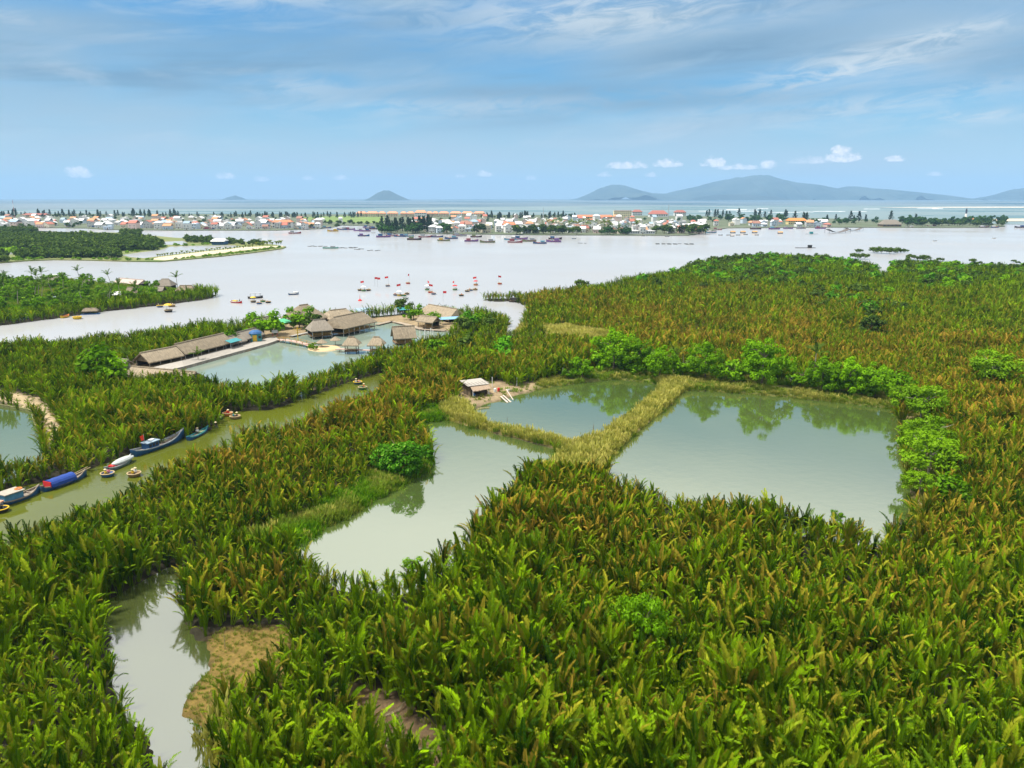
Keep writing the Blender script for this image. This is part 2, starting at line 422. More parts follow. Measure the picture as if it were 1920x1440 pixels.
def gz(x, y): return float(ground_z(np.array([float(x)]), np.array([float(y)]))[0])

# soil: dark mud, straw litter, sand, weeds
def soil_mat():
    m = bpy.data.materials.new('swamp_soil'); m.use_nodes = True
    t = NT(m.node_tree); b = t.n['Principled BSDF']
    co = t.node('ShaderNodeTexCoord').outputs['Object']
    a = t.node('ShaderNodeAttribute', attribute_name='soil').outputs['Color']
    n = t.noise(co, 0.9, 5.0, 0.65); n2 = t.noise(co, 5.0, 3.0, 0.6)
    v = t.maprange(n, 0.3, 0.7, 0.65, 1.25); v2 = t.maprange(n2, 0.3, 0.7, 0.75, 1.2); v = t.math('MULTIPLY', v, v2)
    t.put(b.inputs['Base Color'], t.mix(1.0, a, t.comb(v, v, v), 'MULTIPLY'))
    b.inputs['Roughness'].default_value = 0.9; b.inputs['Specular IOR Level'].default_value = 0.15
    bn = t.node('ShaderNodeBump'); bn.inputs['Strength'].default_value = 0.6; bn.inputs['Distance'].default_value = 0.15
    t.put(bn.inputs['Height'], n2); t.put(b.inputs['Normal'], bn.outputs[0])
    return m
SOIL = soil_mat()
# open places without palms, each with the colour of its soil
MUD = (0.026, 0.023, 0.012); SAND = (0.28, 0.21, 0.12); GRASS = (0.10, 0.17, 0.015); STRAW = (0.28, 0.23, 0.08); BROWN = (0.12, 0.08, 0.04); OCHRE = (0.175, 0.12, 0.03)
C_DYKE = poly([(1226, 722), (1250, 712), (1288, 722), (1290, 738), (1195, 826), (1150, 868), (1138, 890), (1100, 896), (1030, 898), (984, 892), (1030, 858), (1046, 842), (960, 820), (880, 802), (832, 794), (828, 772), (850, 758), (920, 780), (1000, 796), (1072, 816), (1120, 818), (1178, 774)])
C_BANKB = poly([(860, 772), (905, 752), (975, 730), (1040, 710), (1080, 702), (1140, 695), (1290, 702), (1400, 712), (1560, 728), (1690, 748), (1692, 775), (1560, 762), (1400, 748), (1290, 740), (1235, 726), (1160, 718), (1100, 722), (960, 750), (905, 768)])
C_YARD = poly([(855, 748), (868, 726), (935, 718), (965, 728), (1010, 720), (1000, 736), (960, 750), (880, 776), (855, 768)])
C_BANKA = poly([(428, 1040), (455, 1012), (526, 994), (594, 958), (680, 906), (700, 880), (800, 870), (815, 862), (800, 890), (700, 948), (590, 1010), (545, 1035)])
C_BANKA2 = poly([(770, 806), (770, 790), (800, 772), (835, 766), (840, 795), (800, 797), (785, 812)])
C_BANKC = poly([(1690, 770), (1740, 772), (1752, 850), (1770, 930), (1738, 968), (1706, 974), (1712, 950), (1690, 850)])
C_MUD = poly([(378, 1206), (440, 1185), (540, 1190), (560, 1235), (530, 1300), (430, 1310), (400, 1375), (370, 1388), (330, 1345), (340, 1310), (362, 1280), (388, 1250)])
C_BARE = poly([(640, 1300), (690, 1290), (760, 1335), (840, 1400), (850, 1475), (700, 1475), (690, 1400), (640, 1340)])
C_YELLOW = poly([(1015, 622), (1062, 616), (1135, 634), (1170, 645), (1120, 655), (1035, 640)])
C_YELLOW2 = poly([(962, 618), (982, 612), (990, 622), (965, 634)])
C_REST = poly([(215, 712), (228, 692), (275, 680), (345, 664), (430, 643), (485, 626), (530, 610), (562, 601), (640, 602), (700, 599), (790, 590), (850, 598), (868, 608), (840, 630), (700, 640), (560, 668), (350, 722)])
C_PATH = poly([(-200, 718), (0, 734), (76, 750), (110, 788), (124, 838), (92, 846), (78, 800), (60, 772), (0, 760), (-200, 750)])
C_SPIT = poly([(545, 728), (560, 712), (590, 712), (585, 735), (556, 738)])
C_ISLE = poly([(-200, 537), (0, 532), (60, 527), (130, 524), (200, 529), (300, 537), (360, 543), (374, 553), (300, 565), (230, 573), (160, 580), (60, 591), (-200, 620)])
CLEAR = [(C_DYKE, STRAW), (C_BANKB, (0.13, 0.14, 0.035)), (C_YARD, SAND), (C_BANKA, GRASS), (C_BANKA2, GRASS), (C_BANKC, (0.20, 0.16, 0.07)), (C_MUD, OCHRE),
         (C_BARE, BROWN), (C_YELLOW, (0.42, 0.34, 0.10)), (C_YELLOW2, (0.40, 0.32, 0.10)), (C_REST, SAND), (C_PATH, (0.40, 0.31, 0.18)), (C_SPIT, SAND), (C_ISLE, (0.12, 0.13, 0.03))]
def terrain(name, x0, x1, y0, y1, st):
    xs = np.arange(x0, x1 + st * .5, st); ys = np.arange(y0, y1 + st * .5, st)
    X, Y = np.meshgrid(xs, ys); Z = ground_z(X, Y)
    nx, ny = len(xs), len(ys)
    V = np.stack([X.ravel(), Y.ravel(), Z.ravel()], 1)
    i = np.arange(nx * ny).reshape(ny, nx)
    F = np.stack([i[:-1, :-1].ravel(), i[:-1, 1:].ravel(), i[1:, 1:].ravel(), i[1:, :-1].ravel()], 1)
    F = F[Z.ravel()[F].max(1) > -0.85]
    me = grid_mesh(name, V, F, SOIL)
    C = np.tile(np.array(MUD), (len(V), 1))
    for pl, c in CLEAR:
        s = sdf(pl, X, Y).ravel() + 1.5 * (vnoise(X, Y, 2.0).ravel() - .5)
        w = np.clip(s / 1.5 + 0.5, 0, 1)[:, None]; C = C * (1 - w) + np.array(c) * w
    wet = np.clip((Z.ravel() - 0.0) / 0.25, 0.35, 1)[:, None]       # wet mud at the water line
    C = np.where(wet < 1, C * wet + np.array(MUD) * (1 - wet), C)
    a = me.color_attributes.new('soil', 'FLOAT_COLOR', 'POINT')
    a.data.foreach_set('color', np.concatenate([C, np.ones((len(C), 1))], 1).astype(np.float32).ravel())
    o = mobj(name, me); tag(o, kind='structure'); return o
terrain('land', -200, 200, 20, 250, 1.0)
terrain('land', -400, 650, 250, 760, 2.5)

# ------------------------------------------------------------------ water
W_RIVER = water_mat('river_water', (0.345, 0.345, 0.345), ior=1.5, rough=0.12, bump=0.10, scale=0.25, stretch=(0.5, 1, 1), patch=0.006, fmax=0.5)
W_SEA = water_mat('sea_water', (0.028, 0.075, 0.105), ior=1.2, rough=0.35, bump=0.25, scale=0.05, deep2=(0.036, 0.085, 0.115), patch=0.0006, fmax=0.2)
W_SHOAL = water_mat('shoal_water', (0.10, 0.165, 0.175), ior=1.25, rough=0.3, bump=0.2, scale=0.05, patch=0.002, fmax=0.2)
W_POND = water_mat('pond_water', (0.07, 0.10, 0.028), ior=5.4, refl=(1.0, 1.0, .93), rough=0.035, bump=0.03, scale=0.5, patch=0.03, deep2=(0.055, 0.085, 0.018))
W_POND2 = water_mat('restaurant_pond_water', (0.20, 0.25, 0.20), ior=3.0, fmax=.75, rough=0.04, bump=0.03, scale=0.5, patch=0.03)
W_CANAL = water_mat('canal_water', (0.085, 0.10, 0.010), ior=1.6, fmax=.7, rough=0.08, bump=0.06, scale=0.6, patch=0.05)
W_CREEK = water_mat('creek_water', (0.06, 0.075, 0.02), ior=4.0, rough=0.05, bump=0.04, scale=0.8, patch=0.08)
def sheet(name, pl, z, m, grow=2.0):
    """flat water sheet: the outline pushed a little under the banks"""
    P = np.asarray(pl); n = len(P)
    area = 0.5 * np.sum(P[:, 0] * np.roll(P[:, 1], -1) - np.roll(P[:, 0], -1) * P[:, 1])
    if area < 0: P = P[::-1]
    e = np.roll(P, -1, 0) - P; nn = np.stack([e[:, 1], -e[:, 0]], 1); nn /= np.linalg.norm(nn, axis=1, keepdims=True) + 1e-9
    v = nn + np.roll(nn, 1, 0); v /= np.linalg.norm(v, axis=1, keepdims=True) + 1e-9
    Q = P + v * grow
    me = bpy.data.meshes.new(name)
    bm = bmesh.new(); f = bm.faces.new([bm.verts.new((q[0], q[1], z)) for q in Q]); bmesh.ops.triangulate(bm, faces=[f])
    bm.normal_update()
    for f in bm.faces:
        if f.normal.z < 0: f.normal_flip()
    bm.to_mesh(me); bm.free(); me.materials.append(m)
    o = mobj(name, me); tag(o, kind='structure'); return o
def quad_sheet(name, x0, x1, y0, y1, z, m):
    o = MB().add([(x0, y0, z), (x1, y0, z), (x1, y1, z), (x0, y1, z)], [(0, 1, 2, 3)]).build(name, m); tag(o, kind='structure'); return o
quad_sheet('river', -2500, 3000, -300, 2330, 0.0, W_RIVER)
quad_sheet('sea', -22000, 22000, 2330, 24000, -0.02, W_SEA)
SHOAL = poly([(-1500, 402), (0, 401.5), (500, 402), (900, 403), (1250, 405), (1500, 409), (1700, 414), (1885, 421), (2600, 423), (2600, 386), (1920, 386.5), (1600, 385.5), (1250, 385.5), (900, 388), (500, 391.5), (0, 393), (-1500, 394)])
sheet('shoal', SHOAL, 0.15, W_SHOAL, 0.0)
sheet('canal', CANAL, 0.06, W_CANAL)
sheet('restaurant_pond', REST_POND, 0.08, W_POND2)
for k, pl in enumerate((POND_A, POND_B, POND_C, POND_D)): sheet('fish_pond', pl, 0.10, W_POND)
sheet('creek', CREEK, 0.07, W_CREEK)

# ------------------------------------------------------------------ nipa palms
LEAF_NIPA = leaf_mat('nipa_leaf', (0.006, 0.036, 0.001), (0.29, 0.48, 0.002), (0.34, 0.20, 0.025), bias=1.7)
def frond_data(L, th0, arch, pairs, lmax, w, seed, start=0.30, up=0.4, seg=7, broken=0.0):
    """one feather leaf growing from the origin, arching towards +X. Returns verts, faces, (place along, random)"""
    r = random.Random(seed); V = []; F = []; A = []; ftone = r.random()
    pts = []; p = Vector((0, 0, 0)); S = 28
    for i in range(S + 1):
        s = i / S; th = th0 + arch * s ** 2.6
        tv = Vector((math.sin(th), 0, math.cos(th))); pts.append((p.copy(), tv, s)); p = p + tv * (L / S)
    def at(s):
        k = min(int(s * S), S - 1); f = s * S - k; a = pts[k]; b = pts[k + 1]
        return a[0].lerp(b[0], f), a[1].lerp(b[1], f).normalized()
    # midrib
    for i in range(seg):
        a, ta = at(i / seg); b, tb = at((i + 1) / seg)
        ra = 0.05 * (1 - i / seg) + 0.01; rb = 0.05 * (1 - (i + 1) / seg) + 0.01
        o = len(V)
        for q, t_, rr in ((a, ta, ra), (b, tb, rb)):
            nrm = Vector((t_.z, 0, -t_.x))
            V.extend([q + Vector((0, rr, 0)), q - Vector((0, rr, 0)), q + nrm * rr]); A.extend([(i / seg * 0.5, 0.75, ftone)] * 3)
        F.extend([(o, o + 1, o + 4, o + 3), (o + 1, o + 2, o + 5, o + 4), (o + 2, o, o + 3, o + 5)])
    tone = r.random()
    for k in range(pairs):
        s = start + (1 - start) * (k + 0.5) / pairs
        q, tv = at(s); nrm = Vector((-tv.z, 0, tv.x))
        u = (s - start) / (1 - start)
        ln = lmax * (0.5 + 0.5 * math.sin(min(1, u * 1.7) * math.pi / 2)) * (1.0 - 0.58 * max(0, u - 0.66) / 0.34)
        al = R(62) * (1 - u) + R(30) * u
        for sd in (-1, 1):
            if r.random() < broken: continue
            l2 = ln * r.uniform(0.8, 1.12)
            d = (tv * math.cos(al) + Vector((0, sd, 0)) * math.sin(al) + nrm * (up + r.uniform(-0.16, 0.16))).normalized()
            wv = (tv - d * tv.dot(d)); wv = wv.normalized() if wv.length > 1e-3 else nrm
            wv = (wv + nrm * r.uniform(-0.35, 0.35)).normalized() * w * 0.5
            m_ = q + d * l2 * 0.5 - Vector((0, 0, 0.02)); e = q + d * l2 - Vector((0, 0, 0.10 * l2))
            o = len(V)
            V.extend([q, m_ + wv, e, m_ - wv]); F.append((o, o + 1, o + 2, o + 3))
            rr = min(1, max(0, 0.82 * tone + 0.18 * r.random()))
            A.extend([(s, rr, ftone)] * 4)
    return V, F, A
def leaf_mesh(name, parts, m):
    """parts: list of (V,F,A,matrix)"""
    VV = []; FF = []; AA = []
    for V, F, A, M in parts:
        o = len(VV); ft = random.Random(o + len(V) * 7 + int(1000 * abs(M[0][3]))).random(); VV.extend([tuple(M @ Vector(v)) for v in V]); FF.extend([tuple(o + i for i in f) for f in F]); AA.extend([(x[0], min(1, max(0, .45 * x[1] + .55 * ft)), ft) for x in A])
    me = bpy.data.meshes.new(name); me.from_pydata(VV, [], FF); me.materials.append(m)
    a = me.attributes.new('leaf', 'FLOAT_VECTOR', 'POINT')
    a.data.foreach_set('vector', np.array(AA, np.float32).ravel())
    me.update(); return me
# single fronds, in ten growth forms
FROND_SPEC = [(5.6, .06, .45, 36, .60, .135), (6.2, .12, .90, 38, .64, .135), (5.3, .20, 1.3, 34, .60, .13), (5.7, .03, .22, 36, .54, .135), (4.7, .32, 1.6, 30, .58, .13),
              (6.3, .08, .40, 38, .64, .14), (5.4, .28, .90, 34, .60, .135), (4.5, .45, 1.5, 29, .56, .125), (5.8, .18, 1.5, 34, .60, .115), (4.2, .04, .10, 22, .34, .135)]
FRONDS = [frond_data(*sp, seed=100 + i, broken=(0.0, .03, .05, 0, .12, 0, .08, .2, .25, 0)[i]) for i, sp in enumerate(FROND_SPEC)]
FROND_ME = [leaf_mesh('frond', [(V, F, A, Matrix())], LEAF_NIPA) for V, F, A in FRONDS]
FROND_LO = [frond_data(sp[0], sp[1], sp[2], 13, sp[4] * 1.05, .27, seed=200 + i, seg=2) for i, sp in enumerate(FROND_SPEC)]
FROND_MI = [frond_data(sp[0], sp[1], sp[2], 22, sp[4] * 1.02, .18, seed=300 + i, seg=3) for i, sp in enumerate(FROND_SPEC)]
def palm_plan(r, n):
    """which fronds a clump has and how each stands"""
    out = []
    for k in range(n):
        i = r.choice((0, 0, 1, 1, 2, 3, 3, 4, 5, 5, 6, 6, 7, 8, 9))
        a = 2 * math.pi * (k + r.uniform(-.35, .35)) / n * 1.0 + r.choice((0, 2.4))
        out.append((i, a, r.uniform(-.06, .09), r.uniform(.78, 1.08), r.uniform(0.05, 0.32)))
    return out
def palm_matrix(p):
    i, a, lean, sc, rad = p
    return Matrix.Translation((math.cos(a) * rad, math.sin(a) * rad, -0.1)) @ Matrix.Rotation(a, 4, 'Z') @ Matrix.Rotation(lean, 4, 'Y') @ Matrix.Rotation(rng.uniform(-.9, .9), 4, 'Z') @ Matrix.Scale(sc, 4)
def hidden_coll(name, meshes):
    c = bpy.data.collections.new(name)
    for k, me in enumerate(meshes):
        o = bpy.data.objects.new('%s_%02d' % (name, k), me); c.objects.link(o)
    return c
def palm_variants(name, data, cnt, nf):
    r = random.Random(5); ms = []
    for k in range(cnt):
        ms.append(leaf_mesh(name, [(*data[p[0]], palm_matrix(p)) for p in palm_plan(r, r.randint(*nf))], LEAF_NIPA))
    return hidden_coll(name, ms)
PALM_HI = palm_variants('palm_form', FRONDS, 9, (9, 12))
PALM_MI = palm_variants('palm_form_mid', FROND_MI, 9, (9, 12))
PALM_LO = palm_variants('palm_form_far', FROND_LO, 9, (7, 9))

_groups = {}
def scatter_group(coll):
    if coll.name in _groups: return _groups[coll.name]
    ng = bpy.data.node_groups.new('scatter_' + coll.name, 'GeometryNodeTree')
    ng.interface.new_socket('Geometry', in_out='INPUT', socket_type='NodeSocketGeometry')
    ng.interface.new_socket('Geometry', in_out='OUTPUT', socket_type='NodeSocketGeometry')
    n = ng.nodes; gi = n.new('NodeGroupInput'); go = n.new('NodeGroupOutput')
    ci = n.new('GeometryNodeCollectionInfo'); ci.inputs[0].default_value = coll
    ci.inputs['Separate Children'].default_value = True; ci.inputs['Reset Children'].default_value = True
    iop = n.new('GeometryNodeInstanceOnPoints'); iop.inputs['Pick Instance'].default_value = True
    def attr(nm, typ):
        a = n.new('GeometryNodeInputNamedAttribute'); a.data_type = typ; a.inputs[0].default_value = nm; return a.outputs[0]
    ng.links.new(gi.outputs[0], iop.inputs['Points']); ng.links.new(ci.outputs[0], iop.inputs['Instance'])
    ng.links.new(attr('idx', 'INT'), iop.inputs['Instance Index'])
    e2r = n.new('FunctionNodeEulerToRotation'); ng.links.new(attr('rot', 'FLOAT_VECTOR'), e2r.inputs[0])
    ng.links.new(e2r.outputs[0], iop.inputs['Rotation']); ng.links.new(attr('scl', 'FLOAT_VECTOR'), iop.inputs['Scale'])
    ng.links.new(iop.outputs[0], go.inputs[0])
    _groups[coll.name] = ng; return ng
def scatter(name, P, coll, label, cat, tint=None, scl=None, tilt=0.12, group=None, aspect=1.0):
    n = len(P)
    if n == 0: return None
    me = bpy.data.meshes.new(name); me.vertices.add(n); me.vertices.foreach_set('co', np.asarray(P, np.float32).ravel())
    def put(nm, typ, key, arr):
        a = me.attributes.new(nm, typ, 'POINT'); a.data.foreach_set(key, np.asarray(arr).ravel())
    rot = np.stack([nrg.normal(0, tilt, n), nrg.normal(0, tilt, n), nrg.uniform(0, 6.283, n)], 1).astype(np.float32)
    s = (nrg.uniform(.8, 1.15, n) if scl is None else np.asarray(scl)).astype(np.float32)
    put('rot', 'FLOAT_VECTOR', 'vector', rot); put('scl', 'FLOAT_VECTOR', 'vector', np.stack([s, s, s * aspect], 1).astype(np.float32))
    put('idx', 'INT', 'value', nrg.integers(0, len(coll.objects), n).astype(np.int32))
    put('tint', 'FLOAT', 'value', (np.zeros(n) if tint is None else np.asarray(tint)).astype(np.float32))
    o = mobj(name, me); md = o.modifiers.new('scatter', 'NODES'); md.node_group = scatter_group(coll)
    return tag(o, label, cat, group, 'stuff')
def jgrid(x0, x1, y0, y1, st, jit=0.42):
    X, Y = np.meshgrid(np.arange(x0, x1, st), np.arange(y0, y1, st))
    X = X.ravel() + nrg.uniform(-jit, jit, X.size) * st; Y = Y.ravel() + nrg.uniform(-jit, jit, Y.size) * st
    return X, Y
def in_view(X, Y, z=3.0, m=60):
    px, py, f = proj(np.stack([X, Y, np.full(X.shape, z)], 1))
    return (px > -m - 900 / f * 20) & (px < 1920 + m + 900 / f * 20) & (py < 1440 + 130) & (Y > 0)
C_AB = poly([(815, 806), (822, 765), (905, 770), (1000, 792), (1080, 812), (1125, 816), (1150, 872), (1138, 892), (1090, 893), (1030, 890), (980, 885), (1042, 850), (950, 830), (870, 808)])
NO_PALM = [C_AB, C_DYKE, C_BANKB, C_YARD, C_BANKA, C_BANKA2, C_BANKC, C_MUD, C_BARE, C_YELLOW, C_YELLOW2, C_REST, C_PATH, C_SPIT, C_ISLE]
# how dry (brown) the stand is: places seen brown or fresh in the view (px, py, radius m, amount)
TINTS = [(1500, 610, 75, .62), (1250, 590, 60, .55), (1750, 650, 60, .55), (1050, 560, 45, .55), (1850, 760, 45, .5), (1850, 880, 28, .42), (1650, 560, 80, .35), (1400, 540, 70, .35),
         (640, 770, 26, .62), (780, 720, 22, .55), (480, 830, 24, .5), (880, 660, 30, .3), (560, 900, 16, .35), (1060, 900, 14, .5), (1020, 960, 12, .45), (1500, 1040, 26, .42), (1750, 1060, 24, .4), (1250, 1010, 18, .4),
         (1650, 1180, 12, .25), (480, 1060, 9, .5), (330, 780, 25, .35), (150, 830, 20, .3), (1100, 1260, 8, .35), (1320, 1330, 6, .3), (1900, 1000, 20, .45)]
def tint_at(X, Y):
    t = np.full(X.shape, 0.06)
    for px, py, rad, a in TINTS:
        p = g(px, py, 4); d2 = (X - p.x) ** 2 + (Y - p.y) ** 2
        t = np.maximum(t, 1.02 * a * np.exp(-d2 / (2 * (rad * 0.75) ** 2)))
    t = t * np.where(Y < 95, .55, np.where(Y < 125, .8, 1.0))
    return np.clip(t * (0.35 + 0.8 * vnoise(X, Y, 9.0) + .5 * vnoise(X + 9, Y + 70, 27.0)) + 0.22 * (vnoise(X + 77, Y, 4.0) - .5), 0, 1)
def palm_points(x0, x1, y0, y1, st):
    X, Y = jgrid(x0, x1, y0, y1, st)
    k = in_view(X, Y); X, Y = X[k], Y[k]
    s = land_sd(X, Y); k = s > np.where(Y < 120, .35, -.25); X, Y, s = X[k], Y[k], s[k]
    for pl in NO_PALM:
        k = sdf(pl, X, Y) < 0.4; X, Y, s = X[k], Y[k], s[k]
    k = vnoise(X + 31, Y + 5, 5.0) > 0.05
    return X[k], Y[k], s[k]
X1, Y1, S1 = palm_points(-150, 150, 28, 130, 1.27)
X2, Y2, S2 = palm_points(-230, 260, 130, 250, 1.4)
X3, Y3, S3 = palm_points(-380, 600, 250, 720, 1.85)
def hscale(X, Y): return .81 * (0.58 + 0.46 * vnoise(X + 13, Y + 9, 7.0)) * (0.72 + .5 * vnoise(X + 3, Y + 60, 24.0)) * np.where(Y < 90, 1.1, 1.0) * nrg.uniform(.74, 1.2, X.size)
# the 300 palms that show largest are things of their own, the rest of the stand is one mass
_px, _py, _f = proj(np.stack([X1, Y1, np.full(X1.shape, 4.0)], 1))
vis = (_px > 10) & (_px < 1910) & (_py > 0) & (_py < 1425)
order = np.argsort(np.where(vis, _f, 1e9))
near = np.zeros(X1.size, bool); near[order[:300]] = True
T1 = tint_at(X1, Y1); H1 = hscale(X1, Y1)
def near_palms():
    prng = random.Random(3)
    plans = [palm_plan(prng, prng.randint(9, 12)) for _ in range(14)]
    spear = FROND_ME[9]
    for q, i in enumerate(np.nonzero(near)[0]):
        x, y = float(X1[i]), float(Y1[i]); px, py = _px[i], _py[i]; t = float(T1[i])
        if px < 330: where = 'on the left bank of the narrow creek' + (', near the bottom edge' if py > 1300 else ' beside the open water' if px > 180 else ', near the left edge')
        elif px < 640: where = 'between the creek and the bare clearing'
        elif px < 900: where = 'beside the bare brown clearing at the bottom' if py > 1290 else 'above the bare brown clearing'
        elif px < 1300: where = 'at the bottom edge, middle of the stand' if py > 1350 else 'in the middle of the near stand'
        elif px < 1620: where = 'at the bottom edge, right of the middle' if py > 1350 else 'right of the middle of the near stand'
        else: where = 'in the bottom right corner' if py > 1350 else 'near the right edge of the near stand'
        look = 'nipa palm with browning frond tips' if t > 0.34 else ('fresh green nipa palm' if t < 0.14 else 'nipa palm with yellow-green fronds')
        o = thing('nipa_palm', '%s %s' % (look, where), 'palm', (x, y, gz(x, y)), prng.uniform(0, 6.28), 'nipa palms of the near stand', float(H1[i]))
        for p in plans[q % len(plans)]:
            M = palm_matrix(p)
            f = bpy.data.objects.new('frond', FROND_ME[p[0]]); COL.objects.link(f); f.parent = o
            f.matrix_local = M; f['tint'] = min(1.0, max(0.0, t + prng.uniform(-.22, .22)))
near_palms()
k = ~near
scatter('nipa_palm_stand', np.stack([X1[k], Y1[k], ground_z(X1[k], Y1[k])], 1), PALM_HI, 'dense stand of feathery nipa palms filling the foreground', 'palm stand', T1[k], H1[k])
k = Y2 < 190
for kk, nm in ((k, 'nipa palm stand around the fish ponds and along the canal'), (~k, 'nipa palm stand behind the fish ponds and around the restaurant pond')):
    scatter('nipa_palm_stand', np.stack([X2[kk], Y2[kk], ground_z(X2[kk], Y2[kk])], 1), PALM_MI, nm, 'palm stand', tint_at(X2[kk], Y2[kk]), hscale(X2[kk], Y2[kk]))
for kk, nm in ((X3 < -60, 'nipa palm belt along the left river bank and island shore'), ((X3 >= -60) & (Y3 < 400), 'browning nipa palm stand in the middle distance'), ((X3 >= -60) & (Y3 >= 400), 'far nipa palm stand reaching out to the river')):
    scatter('nipa_palm_stand', np.stack([X3[kk], Y3[kk], ground_z(X3[kk], Y3[kk])], 1), PALM_LO, nm, 'palm stand', tint_at(X3[kk], Y3[kk]), hscale(X3[kk], Y3[kk]) * 1.02)
#print('palms', X1.size, X2.size, X3.size)
# ------------------------------------------------------------------ trees, bushes, reeds, grass
L_TREE = leaf_mat('bright_tree_leaf', (0.014, 0.07, 0.001), (0.20, 0.42, 0.004), (0.3, 0.25, 0.05), 0.0, 0.3, 0.02)
L_MANG = leaf_mat('mangrove_leaf', (0.014, 0.09, 0.002), (0.09, 0.31, 0.006), (0.3, 0.25, 0.05), 0.0, 0.2, 0.04)
L_LIME = leaf_mat('lime_leaf', (0.03, 0.10, 0.003), (0.20, 0.37, 0.008), (0.3, 0.25, 0.05), 0.0, 0.3, 0.02)
L_DARK = leaf_mat('dark_tree_leaf', (0.016, 0.042, 0.006), (0.075, 0.13, 0.018), (0.2, 0.15, 0.05), 0.0, 0.2, 0.02)
L_CASU = leaf_mat('casuarina_needle', (0.018, 0.036, 0.020), (0.045, 0.075, 0.040), (0.2, 0.15, 0.05), 0.0, 0.2, 0.0)
L_REED = leaf_mat('reed_blade', (0.20, 0.23, 0.03), (0.62, 0.55, 0.14), (0.62, 0.50, 0.18), 0.6, 0.3, 0.0)
L_GRASS = leaf_mat('grass_blade', (0.04, 0.13, 0.003), (0.19, 0.38, 0.006), (0.32, 0.27, 0.07), 1.0, 0.3, 0.0)
L_COCO = leaf_mat('coconut_leaf', (0.035, 0.085, 0.010), (0.14, 0.21, 0.02), (0.40, 0.32, 0.05), 1.0, 0.3, 0.03)
BARK = mat('bark', (0.17, 0.135, 0.095), 0.9, 0.4, 3.0)
BARK_PALE = mat('pale_bark', (0.36, 0.31, 0.24), 0.9, 0.3, 3.0)
def crown_data(seed, rx, rz, clumps, leaves, size, clump_r, zc, hollow=0.55, low=-0.75):
    r = random.Random(seed); V = []; F = []; A = []
    for c in range(clumps):
        while True:
            d = Vector((r.gauss(0, 1), r.gauss(0, 1), r.gauss(0, 1))).normalized()
            if d.z > low: break
        k = hollow + (1 - hollow) * r.random() ** 0.6
        lump = 0.78 + 0.30 * math.sin(d.x * 3.1 + seed) * math.cos(d.y * 2.7 + seed * 1.7) + 0.12 * r.uniform(-1, 1)
        cen = Vector((d.x * rx * k * lump, d.y * rx * k * lump, zc + d.z * rz * k * lump))
        tone = r.random(); cr = clump_r * r.uniform(.65, 1.25)
        for l in range(leaves):
            e = Vector((r.gauss(0, 1), r.gauss(0, 1), r.gauss(0, .75))).normalized()
            p = cen + Vector((e.x * cr, e.y * cr, e.z * cr * .7)) * r.uniform(.55, 1.0)
            nrm = (e + Vector((0, 0, .7)) + Vector((r.uniform(-.6, .6), r.uniform(-.6, .6), 0))).normalized()
            q = nrm.to_track_quat('Z', 'Y'); a = r.uniform(0, 6.28); s = size * r.uniform(.6, 1.25)
            ux = q @ Vector((math.cos(a), math.sin(a), 0)) * s; uy = q @ Vector((-math.sin(a), math.cos(a), 0)) * s * .55
            o = len(V); V.extend([p - ux, p + uy, p + ux, p - uy]); F.append((o, o + 1, o + 2, o + 3))
            A.extend([(0.5, min(1, max(0, tone * .55 + r.random() * .45)))] * 4)
    return V, F, A
def limbs(mb, seed, h, rx, r0, n=6, z0=0.0, lean=0.0):
    r = random.Random(seed)
    top = Vector((lean * h * .4, 0, h * .62)); mid = Vector((lean * h * .15, r.uniform(-.2, .2), h * .32))
    mb.path([(0, 0, -0.4), mid, top], [r0, r0 * .75, r0 * .45], 7)
    for k in range(n):
        a = 2 * math.pi * k / n + r.uniform(-.4, .4); b = mid.lerp(top, r.uniform(0, .9))
        e = Vector((b.x + math.cos(a) * rx * r.uniform(.45, .75), math.sin(a) * rx * r.uniform(.45, .75), h * r.uniform(.6, .88)))
        m_ = b.lerp(e, .5) + Vector((0, 0, h * .05))
        mb.path([b, m_, e], [r0 * .4, r0 * .26, r0 * .1], 5)
    return mb
class TreeKind:
    def __init__(s, lm, bark, seeds, h, rx, clumps, leaves, size, cr, low=-.75, hollow=.55, zc=None, rz=None, r0=None, single=False):
        s.h = h; s.cr = []; s.tr = []; s.single = single
        for sd in seeds:
            zc_ = zc if zc is not None else h * .60; rz_ = rz if rz is not None else h * .40
            s.cr.append(leaf_mesh('crown', [(*crown_data(sd, rx, rz_, clumps, leaves, size, cr, zc_, hollow, low), Matrix())], lm))
            s.tr.append(limbs(MB(), sd, h, rx, r0 or h * .03).mesh('trunk', bark))
    def place(s, name, label, loc, sc=1.0, group=None, rz=None, cat='tree', k=None):
        k = rng.randrange(len(s.cr)) if k is None else k
        o = thing(name, label, cat, loc, rng.uniform(0, 6.28) if rz is None else rz, group, sc)
        mobj('trunk', s.tr[k], o); mobj('crown', s.cr[k], o); return o
K_ROUND = TreeKind(L_TREE, BARK, (1, 2, 3), 8.0, 5.6, 70, 70, .28, 1.1, low=-.92, zc=3.9, rz=4.0)
K_LIME = TreeKind(L_LIME, BARK_PALE, (4, 5, 6), 7.0, 4.8, 70, 54, .26, .95, low=-.7, hollow=.4, zc=4.0, rz=3.2)
K_BUSH = TreeKind(L_MANG, BARK, (7, 8), 6.2, 5.0, 120, 60, .27, 1.0, low=-.95, hollow=.7, zc=2.9, rz=3.4)
K_DARK = TreeKind(L_DARK, BARK, (9, 10, 11), 8.0, 5.0, 40, 36, .50, 1.5, low=-.9, hollow=.6, zc=3.9, rz=4.2)
K_YOUNG = TreeKind(L_LIME, BARK, (12, 13, 14), 5.0, 3.2, 24, 26, .42, 1.0, low=-.8, zc=2.6, rz=2.4)
